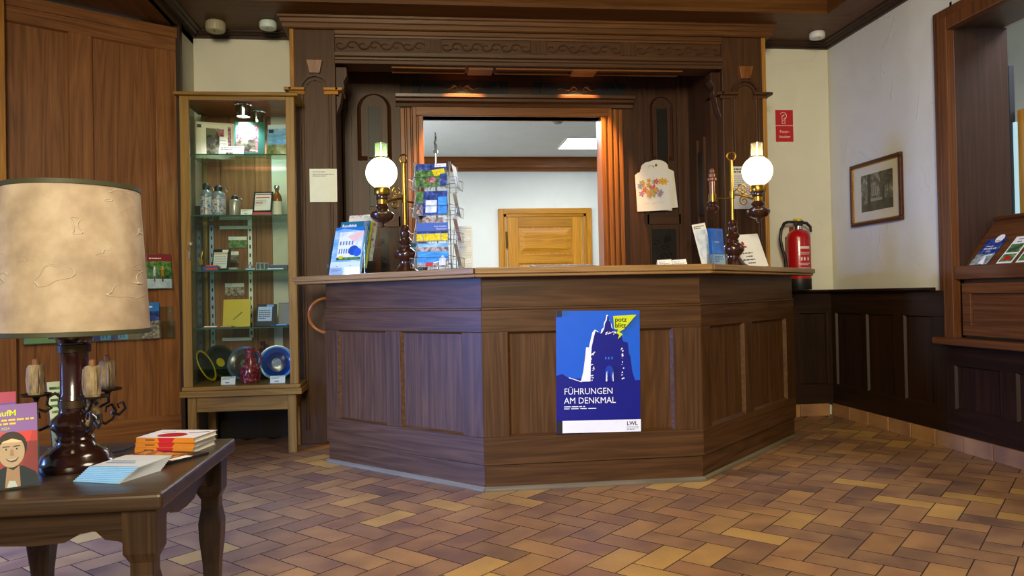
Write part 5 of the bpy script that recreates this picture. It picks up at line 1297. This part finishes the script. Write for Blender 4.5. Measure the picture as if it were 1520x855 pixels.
# bottom of the cabinet: ceramics
BZ = .4525
def plate(px, y, r, rings, label, tilt, rz, name='plate'):
    prof = [(0, .006), (r*.55, .006), (r*.62, .010), (r*.96, .030), (r, .032), (r*.99, .036), (r*.95, .036), (r*.60, .016), (r*.52, .012), (0, .012)]
    t = thing(name, label, 'plate', (sx(px, y), y, BZ+.001), (PI/2-tilt, 0, rz), 'glazed plates at the cabinet bottom')
    m = MB(); m.lathe([(0, 0), (r*.5, 0), (r*.5, .004)]+[(q, z) for q, z in prof[1:8]], 40, (0, r, 0), 0); m.build('plate_body', rings[0], t, smooth=True)
    m = MB(); m.lathe([(0, .0125), (r*.52, .0125), (r*.60, .0165), (r*.55, .0185), (0, .0145)], 40, (0, r, 0)); m.build('well', rings[1], t, smooth=True)
    m = MB(); m.lathe([(r*.86, .0335), (r*.955, .0365), (r*1.004, .0365), (r*1.004, .031)], 40, (0, r, 0)); m.build('rim', rings[2], t, smooth=True)
    if len(rings) > 3:
        m = MB(); m.lathe([(0, .0150), (r*.26, .0158), (r*.26, .019), (0, .019)], 26, (0, r, 0)); m.build('centre', rings[3], t, smooth=True)
    return t
DG = paint('#14201a', .2); YG = paint('#c8b410', .2)
plate(408, CY0+.28, .118, [paint('#1040a0', .15), paint('#0c2a80', .15), paint('#5a94d8', .15), photo('glaze_blue', ['#0a2060', '#204ab0', '#6a9ad8'], 50, rough=.15)], 'round blue glazed plate leaning at the right of the cabinet bottom', math.radians(14), math.radians(6))
plate(360, CY0+.30, .118, [photo('glaze_grey', ['#1f242c', '#3a3f4a', '#4f4440'], 14, rough=.2), paint('#40342f', .2), paint('#4a6080', .2), paint('#3f7a34', .2)], 'round grey plate with green centre behind the red vase', math.radians(16), math.radians(-10))
plate(330, CY0+.40, .125, [DG, paint('#1c2a20', .2), paint('#2c4030', .2), YG], 'dark plate with yellow centre at the back left of the cabinet bottom', math.radians(24), math.radians(52))
plate(308, CY0+.22, .115, [DG, paint('#1e3020', .2), YG], 'dark plate with yellow rim leaning sideways at the left of the cabinet bottom', math.radians(25), math.radians(84))
GV = photo('glaze_vase', ['#3a0a12', '#6a121e', '#8a2a34', '#d8b8c0'], 45, rough=.12)
m = MB(); m.lathe([(0, 0), (.055, 0), (.062, .01), (.066, .05), (.062, .09), (.045, .14), (.030, .18), (.026, .20), (.033, .225), (.036, .235), (.031, .235), (.022, .20), (0, .19)], 32)
vs = m.build('vase', GV, smooth=True); tag(vs, 'dark red speckled pitcher vase at the middle of the cabinet bottom', 'vase', loc=(sx(369, CY0+.13), CY0+.13, BZ+.001))
m = MB(); m.tube([(.03, 0, .215), (.06, 0, .205), (.072, 0, .16), (.056, 0, .11)], [.008, .008, .008, .007], 8); m.build('handle', GV, vs, smooth=True)
m = MB(); m.lathe([(0, 0), (.035, 0), (.04, .03), (.04, .16), (.03, .20), (.016, .22), (.016, .24), (.022, .262), (.018, .262), (0, .25)], 24); tag(m.build('vase', photo('glaze_bottle', ['#24080a', '#4a1416', '#6a2a28'], 30, rough=.15), smooth=True), 'slim dark red bottle vase between grey and blue plate in the cabinet', 'vase', loc=(sx(388, CY0+.40), CY0+.40, BZ+.001))
pcard(328, 349, 561, 573, BZ, CY0+.07, 'price_card', 'white price card before the grey plate at the cabinet bottom', 14, 55)
pcard(401, 423, 560, 571, BZ, CY0+.07, 'price_card', 'white price card before the blue plate at the cabinet bottom', 14, 57)
# ------------------------------------------------------------------ side table with lamp, books and leaflets
TT = .55
TAB = wood3('oak_table', '#1e140d', '#36271c', '#4c3a2c', rough=.3, coat=.2)
tb = thing('side_table', 'dark square oak side table with shaped legs in the foreground', 'table', (-.945, 2.255, 0))
hx, hy = .318, .358
m = MB(); m.prism([(-hx, -hy), (hx, -hy), (hx, hy), (-hx, hy)], TT-.042, TT); m.build('tabletop', wood('oak_tabletop', '#281d14', '#413124', '#574433', axis='X', rough=.32, coat=.2, spec=.4), tb, bevel=.010, seg=3)
lp = [(0, 0), (.032, 0), (.034, .03), (.030, .10), (.034, .17), (.044, .25), (.046, .30), (.036, .345), (.036, .375), (.052, .40), (.054, TT-.042), (0, TT-.042)]
for sx_ in (-1, 1):
    for sy_ in (-1, 1):
        m = MB(); m.push(Matrix.Translation((sx_*(hx-.062), sy_*(hy-.065), 0)) @ Matrix.Rotation(PI/4, 4, 'Z')); m.lathe([(r*1.06, z) for r, z in lp], 4); m.pop(); m.build('leg', TAB[Z], tb, bevel=.004)
def apron(L):
    """scalloped lower edge: steps near the legs, a drop in the middle"""
    t = TT-.042
    up = [(-L, t), (L, t)]
    lo = [(L, .415), (L-.02, .425), (L-.05, .43), (L-.07, .45), (.14, .452), (.11, .447), (.09, .436), (.075, .428), (0, .424)]
    half = [(u, v) for u, v in lo]
    full = half+[(-u, v) for u, v in half[::-1][1:]]
    return up[:1]+[(-L, t)][:0]+[(L, t)]+full
for s in (-1, 1):
    m = MB(); poly = apron(hx-.10)
    vs = [(u, s*(hy-.065)-.011, v) for u, v in poly]+[(u, s*(hy-.065)+.011, v) for u, v in poly]; n = len(poly)
    m.add(vs, [tuple(range(n)), tuple(range(n, 2*n))[::-1]]+[(i, n+i, n+(i+1) % n, (i+1) % n) for i in range(n)]); m.build('apron', TAB[X], tb)
    m = MB(); poly = apron(hy-.10)
    vs = [(s*(hx-.062)-.011, u, v) for u, v in poly]+[(s*(hx-.062)+.011, u, v) for u, v in poly]
    m.add(vs, [tuple(range(n)), tuple(range(n, 2*n))[::-1]]+[(i, n+i, n+(i+1) % n, (i+1) % n) for i in range(n)]); m.build('apron', TAB[Y], tb)
# ---- the parchment-shaded lamp
LX, LY = -.966, 2.24
lmp = thing('table_lamp', 'large parchment-shaded lamp with iron candle arms on the dark side table', 'lamp', (LX, LY, TT))
b = lambda y: 1+(452.5-y)/535-TT
lathe_obj('base', [(0, 0), (.094, 0), (.098, .006), (.098, .018), (.090, .026), (.086, .04), (.070, .052), (.052, .062), (.046, .075), (.05, .082), (.044, .09), (.048, .10), (.060, .112), (.063, .124), (.056, .138), (.042, .150), (.038, .16), (0, .16)], paint('#24110c', .18, 0, .5, .6), lmp)
lathe_obj('column', [(0, .16), (.039, .16), (.039, .20), (.036, .205), (.0355, .325), (.038, .33), (.038, .345), (.046, .355), (.05, .37), (.044, .385), (.02, .395), (0, .395)], paint('#2c0f0c', .2, 0, .5, .6), lmp)
IRON = paint('#2a2119', .45, .6)
for z in (.178, .33): lathe_obj('collar', [(.038, z-.012), (.0415, z-.010), (.0415, z+.010), (.038, z+.012)], paint('#4a3a28', .4, .7), lmp)
CAND = photo('carved_candle', ['#5a4a38', '#8a7658', '#b09c78'], 60, (1, 1, .3), .6)
for k, (adeg, R0) in enumerate(((183, .098), (-48, .130), (56, .098))):
    a = math.radians(adeg); ca, sa = math.cos(a), math.sin(a)
    m = MB()
    def arm(r, z): return (ca*r, sa*r, z-.038)
    m.tube([arm(.038, .185), arm(.06, .16), arm(.09, .145), arm(.112, .155), arm(.122, .178), arm(.110, .198), arm(.092, .192), arm(.090, .178)], [.004]*6+[.0035, .003], 7)
    m.tube([arm(.038, .235), arm(.05, .245), arm(.068, .235), arm(.072, .215), arm(.06, .205), arm(.075, .196), arm(.10, .205), arm(R0, .235)], .0042, 7)
    m.tube([arm(R0+.01, .175), arm(R0+.035, .165), arm(R0+.055, .18), arm(R0+.048, .20), arm(R0+.03, .196), arm(R0+.034, .184)], [.0045, .0045, .004, .004, .003, .003], 7)
    ar = m.build('iron_arm', IRON, lmp, smooth=True)
    c = (ca*R0, sa*R0, -.038)
    m = MB(); m.lathe([(0, .225), (.006, .225), (.008, .233), (.014, .238), (.036, .240), (.038, .246), (.034, .244), (.0, .243)], 22, c); m.build('drip_pan', IRON, ar, smooth=True)
    m = MB(); m.lathe([(0, .243), (.019, .243), (.021, .25), (.0195, .28), (.021, .31), (.0205, .322), (.016, .326), (.012, .318), (0, .316)], 9, c); m.build('candle_sleeve', CAND, ar)
    m = MB(); m.lathe([(0, .31), (.008, .31), (.0085, .338), (.006, .342), (0, .342)], 12, c); m.build('socket', paint('#8a5a30', .5), ar)
    m = MB()
    for q in range(3):
        w_ = 2*PI*q/3+a; m.tube([(c[0]+.0205*math.cos(w_), c[1]+.0205*math.sin(w_), .212), (c[0]+.023*math.cos(w_), c[1]+.023*math.sin(w_), .247), (c[0]+.0215*math.cos(w_), c[1]+.0215*math.sin(w_), .28)], [.0028, .0036, .002], 6)
    m.build('wax_drip', CAND, ar, smooth=True)
# carved leaf bracket on the camera side of the column
m = MB(); a = math.radians(-25); ca, sa = math.cos(a), math.sin(a)
for z in (.12, .16, .20): 
    m.tube([(ca*r_+(-sa)*w_*s_, sa*r_+ca*w_*s_, z+dz) for r_, w_, s_, dz in ((.044, .0, 1, .05), (.062, .014, 1, .04), (.068, .018, 1, .015), (.055, .012, 1, 0), (.05, .004, 1, .012))], .0055, 7)
    m.tube([(ca*r_+(-sa)*w_*s_, sa*r_+ca*w_*s_, z+dz) for r_, w_, s_, dz in ((.044, .0, -1, .05), (.062, .014, -1, .04), (.068, .018, -1, .015), (.055, .012, -1, 0), (.05, .004, -1, .012))], .0055, 7)
m.build('carved_leaf', CAND, lmp, smooth=True)
# shade: creased parchment
def parchment():
    t = NT('parchment'); b_ = t.bsdf(.6, .3)
    tc = t.n('ShaderNodeTexCoord')
    mp = t.n('ShaderNodeMapping'); mp.inputs['Scale'].default_value = (1.7, 1.7, 7.5); t.l(tc, 'Object', mp, 'Vector')
    n1 = t.n('ShaderNodeTexNoise'); n1.inputs['Scale'].default_value = 1; n1.inputs['Detail'].default_value = 3; n1.inputs['Distortion'].default_value = 1.2; t.l(mp, 'Vector', n1, 'Vector')
    n2 = t.n('ShaderNodeTexNoise'); n2.inputs['Scale'].default_value = 14; n2.inputs['Detail'].default_value = 5; t.l(tc, 'Object', n2, 'Vector')
    w_ = t.n('ShaderNodeMath', operation='MULTIPLY'); w_.inputs[1].default_value = 6; t.l(n1, 'Fac', w_, 0)
    pp = t.n('ShaderNodeMath', operation='PINGPONG'); pp.inputs[1].default_value = .5; t.l(w_, 'Value', pp, 0)
    mr = t.n('ShaderNodeMapRange'); mr.inputs['From Min'].default_value = .475; mr.inputs['From Max'].default_value = .5; t.l(pp, 'Value', mr, 'Value')
    n3 = t.n('ShaderNodeTexNoise'); n3.inputs['Scale'].default_value = 7; t.l(tc, 'Object', n3, 'Vector')
    mk = t.n('ShaderNodeMapRange'); mk.inputs['From Min'].default_value = .46; mk.inputs['From Max'].default_value = .58; t.l(n3, 'Fac', mk, 'Value')
    mm = t.n('ShaderNodeMath', operation='MULTIPLY'); t.l(mr, 'Result', mm, 0); t.l(mk, 'Result', mm, 1)
    r_ = ramp(t, [(.3, '#9c8a76'), (.5, '#b19d86'), (.7, '#c0af99')]); t.l(n2, 'Fac', r_, 'Fac')
    mx = t.n('ShaderNodeMix', data_type='RGBA'); t.l(mm, 'Value', mx, 0); t.l(r_, 'Color', mx, 6); mx.inputs[7].default_value = rgb('#e2d6bc'); t.l(mx, 2, b_, 'Base Color')
    ad = t.n('ShaderNodeMath', operation='MULTIPLY_ADD'); ad.inputs[1].default_value = .25; t.l(n2, 'Fac', ad, 0); t.l(mm, 'Value', ad, 2)
    bp_ = t.n('ShaderNodeBump'); bp_.inputs['Strength'].default_value = .7; bp_.inputs['Distance'].default_value = .006; t.l(ad, 'Value', bp_, 'Height'); t.l(bp_, 'Normal', b_, 'Normal')
    return t.m
zb_, zt_ = .372, .768
m = MB(); m.lathe([(.193, zb_), (.171, zt_), (.169, zt_), (.191, zb_), (.193, zb_)], 64); sh = m.build('lamp_shade', parchment(), lmp, smooth=True)
for z, r_ in ((zb_, .193), (zt_, .171)):
    m = MB(); m.lathe([(r_+.0015, z-.004), (r_+.0022, z-.003), (r_+.0015, z+.009), (r_-.003, z+.009), (r_-.003, z-.004), (r_+.0015, z-.004)], 64); m.build('trim_band', paint('#3a3a22', .6), sh, smooth=True)
m = MB(); m.cyl(.006, .39, .70, seg=10)
for q in range(3): m.tube([(0, 0, .70), (.17*math.cos(q*2.094), .17*math.sin(q*2.094), .745)], .0025, 6)
m.build('shade_carrier', BRASSD, lmp, smooth=True)
# lamp flex over the back edge and down to the floor
pts = [(LX+.02, LY+.106, TT+.012), (LX+.05, LY+.2, TT+.006), (LX+.06, 2.59, TT+.006), (LX+.06, 2.617, TT+.006), (LX+.06, 2.628, TT-.01), (LX+.06, 2.635, TT-.06), (LX+.05, 2.65, .38), (LX+.03, 2.66, .2), (LX-.01, 2.68, .06), (LX-.05, 2.74, .006), (LX-.2, 2.9, .006)]
m = MB(); m.tube(pts, .004, 8); tag(m.build('lamp_cord', paint('#15151a', .4), smooth=True), 'dark lamp flex hanging down behind the side table', 'cord')
# ---- stack of three orange-spined books
q0, q1, q2 = Vector((-.875, 2.42)), Vector((-.693, 2.378)), Vector((-.655, 2.545))
an = math.atan2(q1.y-q0.y, q1.x-q0.x); bw_, bd_ = .186, .135
OR = paint('#c87a10', .4); PAGES = paint('#e4e2dc', .8)
for k in range(3):
    t = thing('paperback', ['orange-spined paperback at the bottom of the stack on the side table', 'orange-spined paperback in the middle of the stack on the side table', 'white-covered paperback with red splash on top of the stack of three'][k], 'book', (q0.x+.003*k, q0.y-.002*k, TT+.0005+.0155*k), an+math.radians([0, 1.5, -1][k]), 'paperbacks stacked on the side table')
    m = MB(); m.box(.001, bw_-.003, .002, bd_-.003, .0012, .0138); m.build('page_block', PAGES, t)
    m = MB(); m.box(0, bw_, 0, bd_, 0, .0012); m.box(0, bw_, 0, bd_, .0138, .015, 1); m.box(0, bw_, -.0012, 0, 0, .015, 2)
    m.add([(x, -.0014, z) for x, z in ((.075, 0.0005), (.115, .0005), (.125, .0148), (.07, .0148))], [(0, 1, 2, 3)], 3)
    m.add([(x, -.0014, z) for x, z in ((.03, .006), (.06, .006), (.06, .010), (.03, .010))], [(0, 1, 2, 3)], 4)
    if k == 2:
        m.add([(.09+.045*math.cos(2*PI*i/20), .045+.035*math.sin(2*PI*i/20), .0153) for i in range(20)], [tuple(range(20))], 3)
        m.add([(.125, .075, .0153), (.18, .10, .0153), (.176, .108, .0153), (.12, .085, .0153)], [(0, 1, 2, 3)], 5)
        m.add([(.03, .085, .0153), (.07, .095, .0153), (.068, .10, .0153), (.028, .09, .0153)], [(0, 1, 2, 3)], 6); m.add([(.05, .02, .0153), (.08, .01, .0153), (.082, .016, .0153), (.05, .026, .0153)], [(0, 1, 2, 3)], 7)
    m.build('cover', [paint('#d8d4c8', .5), paint('#ece8e0', .4), OR, RED, paint('#6a3a08', .5), paint('#7a3a8a', .5), paint('#6a7aa8', .5), paint('#d8a010', .5)], t, recalc=False)
# ---- magazine and the fan of leaflets
def sheet(name, pts, z, th, mats, label, cat, grp=None, prints=()):
    c = sum((Vector(p) for p in pts), Vector((0, 0)))/len(pts)
    m = MB(); m.prism([(p[0]-c.x, p[1]-c.y) for p in pts], 0, th)
    e0 = Vector(pts[1])-Vector(pts[0]); e1 = Vector(pts[3])-Vector(pts[0])
    for i, (u0, v0, u1, v1, mi) in enumerate(prints):
        m.add([tuple((Vector(pts[0])-c+e0*u+e1*v))+(th+.0003*(i+1),) for u, v in ((u0, v0), (u1, v0), (u1, v1), (u0, v1))], [(0, 1, 2, 3)], mi)
    return tag(m.build(name, mats, recalc=False), label, cat, grp, (c.x, c.y, z))
sheet('magazine', [(-.900, 2.318), (-.716, 2.215), (-.640, 2.345), (-.835, 2.412)][0:4], TT+.0005, .007, [paint('#1a1416', .4), photo('print_cover', ['#5a1420', '#8a2a30', '#c8a040', '#3a2a4a'], 30), WHITE], 'dark red magazine lying between the books and the blue leaflets', 'magazine', None, [(.03, .03, .8, .97, 1), (.84, .2, .97, .8, 2)])
LB = paint('#d4dae4', .4); LB_LIT = paint('#7cb8ea', .4)  # second colour: blue daylight on the leaflet folds, painted in
base = [Vector((-.892, 2.055)), Vector((-.762, 2.012)), Vector((-.712, 2.150)), Vector((-.842, 2.193))]
NL = 9
for k in range(NL):
    d = Vector((.014, .030))*(k/NL)*1.5; a = math.radians(-3.0+k*.9); c = sum(base, Vector((0, 0)))/4
    pts = []
    for p in base:
        q = p-c; pts.append(tuple(c+d+Vector((q.x*math.cos(a)-q.y*math.sin(a), q.x*math.sin(a)+q.y*math.cos(a)))))
    ords = ['lowest', 'second from below', 'third from below', 'fourth from below', 'middle', 'fourth from the top', 'third from the top', 'second from the top', 'topmost']
    o = sheet('leaflet', pts, TT+.0005+.0034*k, .003, [LB, LB_LIT, paint('#8898b4', .4)], f'pale blue folded leaflet on the side table, {ords[k]} in the fanned pile', 'leaflet', 'pale blue leaflets fanned on the side table', [(.01, .01, .99, .05, 1), (.1, .3, .7, .36, 2), (.1, .45, .6, .5, 2)])
    m = MB(); e0 = Vector(pts[1])-Vector(pts[0]); n_ = Vector((e0.y, -e0.x)).normalized(); cc = Vector(o.location[:2])
    P0, P1 = Vector(pts[0])-cc, Vector(pts[1])-cc
    m.prism([tuple(P0+n_*.0008), tuple(P1+n_*.0008), tuple(P1), tuple(P0)], .0002, .0028); m.build('fold', LB_LIT, o)
# ---- clear stand with the flyer of the smiling man
fp = Vector((-1.01, 2.000)); fz = math.radians(26)
fs = thing('flyer_stand', 'clear upright stand holding purple and red flyers at the left table edge', 'flyer stand', (fp.x, fp.y, TT+.0005), fz)
tl = math.radians(16)
m = MB(); m.push(Matrix.Rotation(-tl, 4, 'X')); m.box(-.058, .058, -.006, -.004, 0, .115); m.box(-.058, .058, .010, .012, 0, .20); m.box(-.058, .058, -.006, .012, 0, .002); m.box(.056, .058, -.006, .012, 0, .115); m.box(-.058, -.056, -.006, .012, 0, .115); m.pop()
m.box(-.058, .058, .0, .075, 0, .003); m.build('acrylic', ACR, fs)
SKIN = paint('#efc09a', .5); SKIN2 = paint('#d49a72', .5); HAIR = paint('#2a1a12', .6); JACK = paint('#141826', .6); PUR = paint('#7a52a0', .4); REDF = paint('#c4201c', .4)
c = Card(.108, .205, .002, [PUR])
c.rect(0, 0, 1, .66, REDF); c.poly([(.58, .0), (1, 0), (1, .66), (.9, .66)], paint('#a81814', .4))
c.word('aufM', .22, .86, .10, YEL, bold=True); c.lines(.02, .95, .74, .83, 2, paint('#d8c020', .4), 3); c.word('Januar 2024', .05, .69, .045, YEL)
c.poly([(.04, .0), (.06, .12), (.25, .22), (.42, .26), (.55, .26), (.72, .24), (.95, .16), (1.0, .10), (1.0, .0)], JACK)
c.poly([(.36, .0), (.40, .24), (.52, .20), (.64, .25), (.66, .0)], SKIN2); c.poly([(.40, .0), (.44, .08), (.56, .07), (.60, .0)], WHITE)
_poly, _circ = c.poly, c.circ
FS = lambda u, v: (.49+(u-.49)*1.28, .30+(v-.30)*1.22)
c.poly = lambda p, m_: _poly([FS(*q) for q in p], m_)
c.circ = lambda u, v, r, m_, n=18, sz=1: _circ(*FS(u, v), r*1.25, m_, n, sz)
ov = [(.49+.20*math.cos(q), .40+.155*math.sin(q)) for q in [2*PI*i/28 for i in range(28)]]
c.poly([(.49+.235*math.cos(q), .445+.155*math.sin(q)) for q in [2*PI*i/28 for i in range(28)]], HAIR); c.poly(ov, SKIN)
c.poly([(.29, .45), (.30, .54), (.42, .575), (.58, .57), (.68, .52), (.69, .45), (.64, .50), (.5, .53), (.36, .505)], HAIR)
for u in (.41, .57): c.poly([(u-.045, .425), (u, .433), (u+.045, .425), (u, .417)], WHITE); c.circ(u, .425, .016, HAIR, 10); c.poly([(u-.055, .446), (u+.055, .450), (u+.05, .457), (u-.05, .455)], HAIR)
c.poly([(.48, .42), (.51, .42), (.53, .365), (.50, .355), (.465, .365)], SKIN2)
c.poly([(.40, .335), (.49, .322), (.60, .340), (.56, .305), (.49, .295), (.44, .31)], paint('#8a3a30', .5)); c.poly([(.42, .332), (.49, .322), (.58, .336), (.55, .32), (.49, .312), (.45, .318)], WHITE)
c.poly, c.circ = _poly, _circ
fr_ = Matrix.Translation((fp.x, fp.y, TT+.0005)) @ Matrix.Rotation(fz, 4, 'Z') @ Matrix.Rotation(-tl, 4, 'X')
o = c.make('flyer'); o.matrix_world = fr_ @ Matrix.Translation((0, .002, .006)); tag(o, 'purple and red flyer with a smiling dark-haired man in the clear stand', 'flyer')
c = Card(.108, .23, .002, [paint('#5a2f9a', .4)]); c.rect(.0, .88, 1, 1, paint('#a01c50', .4)); c.circ(.15, .93, .1, paint('#d84a3a', .4))
o = c.make('flyer'); o.matrix_world = fr_ @ Matrix.Translation((-.045, .0165, .016)); tag(o, 'violet flyer partly hidden behind the smiling man flyer', 'flyer')
# ---- second clear stand behind the lamp with a striped leaflet
sp = at_z(112, 664, TT); s2 = thing('leaflet_stand', 'clear leaflet stand behind the table lamp at the back of the table', 'leaflet stand', (sp.x, 2.53, TT+.0005), math.radians(38))
m = MB(); m.push(Matrix.Rotation(-math.radians(18), 4, 'X')); m.box(-.055, .055, -.004, -.002, 0, .10); m.box(-.055, .055, .004, .006, 0, .22); m.box(-.055, .055, -.004, .006, 0, .002); m.pop(); m.box(-.055, .055, 0, .06, 0, .003); m.build('acrylic', ACR, s2)
c = Card(.10, .21, .0015, [paint('#b8c4b4', .5)])
for i in range(5): c.rect(.05, .52+.09*i, .95, .56+.09*i, PH_GREEN)
c.lines(.1, .9, .1, .45, 5, INK, 8); c.circ(.4, .15, .2, paint('#cbb98a', .5))
o = c.make('leaflet'); o.matrix_world = Matrix.Translation((sp.x, 2.53, TT+.003)) @ Matrix.Rotation(math.radians(38), 4, 'Z') @ Matrix.Rotation(-math.radians(18), 4, 'X') @ Matrix.Translation((0, .0012, .006)); tag(o, 'pale green striped leaflet in the clear stand behind the table lamp', 'leaflet')
# ------------------------------------------------------------------ light
def lamp(name, typ, loc, energy, col, size=None, rot=None, spot=None, sizey=None, blend=.6):
    l = bpy.data.lights.new(name, typ); l.energy = energy; l.color = rgb(col)[:3]
    if typ == 'AREA':
        l.size = size or 1
        if sizey: l.shape = 'RECTANGLE'; l.size_y = sizey
    elif size: l.shadow_soft_size = size
    if spot: l.spot_size = math.radians(spot); l.spot_blend = blend
    o = bpy.data.objects.new(name, l); COL.objects.link(o); o.location = loc
    if rot: o.rotation_euler = rot
    return o
def aim(o, target):
    d = Vector(target)-o.location; o.rotation_euler = d.to_track_quat('-Z', 'Y').to_euler()
# room lamps behind the camera, daylight window to the left behind it
a = lamp('room_lamp', 'AREA', (-.6, -2.7, 2.75), 215, '#fff0cc', 1.4); aim(a, (1.6, 5.0, 1.5)); a.data.spread = math.radians(130)
a = lamp('ceiling_lamp', 'AREA', (.3, 2.0, 2.92), 40, '#ffeccc', .9)
a = lamp('window_daylight', 'AREA', (-3.5, 2.6, 1.0), 82, '#6c98ff', .8, sizey=1.2); aim(a, (-.7, 3.9, .0)); a.data.spread = math.radians(75)
# two downlights in the recess above the opening
for x in (.34, 1.25):
    a = lamp('recess_downlight', 'SPOT', (x, 5.79, 2.86), 420, '#ffc685', .02, (0, 0, 0), 64); aim(a, (x, 5.94, 2.2))
# cabinet spotlights
for px, yy in ((361, CY0+.17), (381, CY0+.36)):
    a = lamp('cabinet_spot', 'SPOT', (at_y(px, 160, yy).x, yy, ZTOP-.115), 17, '#f4f4ff', .04, (0, 0, 0), 130)
# office
lamp('office_lamp', 'AREA', (1.0, 7.6, 2.75), 85, '#f4f6ff', 1.4)
lamp('office_fill_light', 'POINT', (-.9, 7.6, 1.5), 85, '#f6f6ff', .2)  # added fill for the office ceiling and walls, no fitting there
# room beyond the opening in the right wall
lamp('far_room_lamp', 'AREA', (4.9, 4.0, 3.6), 70, '#f4f4ff', 1.0)
w = bpy.data.worlds.new('world'); SC.world = w; w.use_nodes = True
bg = w.node_tree.nodes['Background']; bg.inputs['Color'].default_value = rgb('#dcdcc8'); bg.inputs['Strength'].default_value = .34
SC.view_settings.view_transform = 'Standard'; SC.view_settings.look = 'None'
SC.view_settings.exposure = .02; SC.view_settings.gamma = 1; SC.view_settings.use_curve_mapping = False
SC.cycles.use_denoising = True
SC.cycles.max_bounces = 8; SC.cycles.transparent_max_bounces = 24
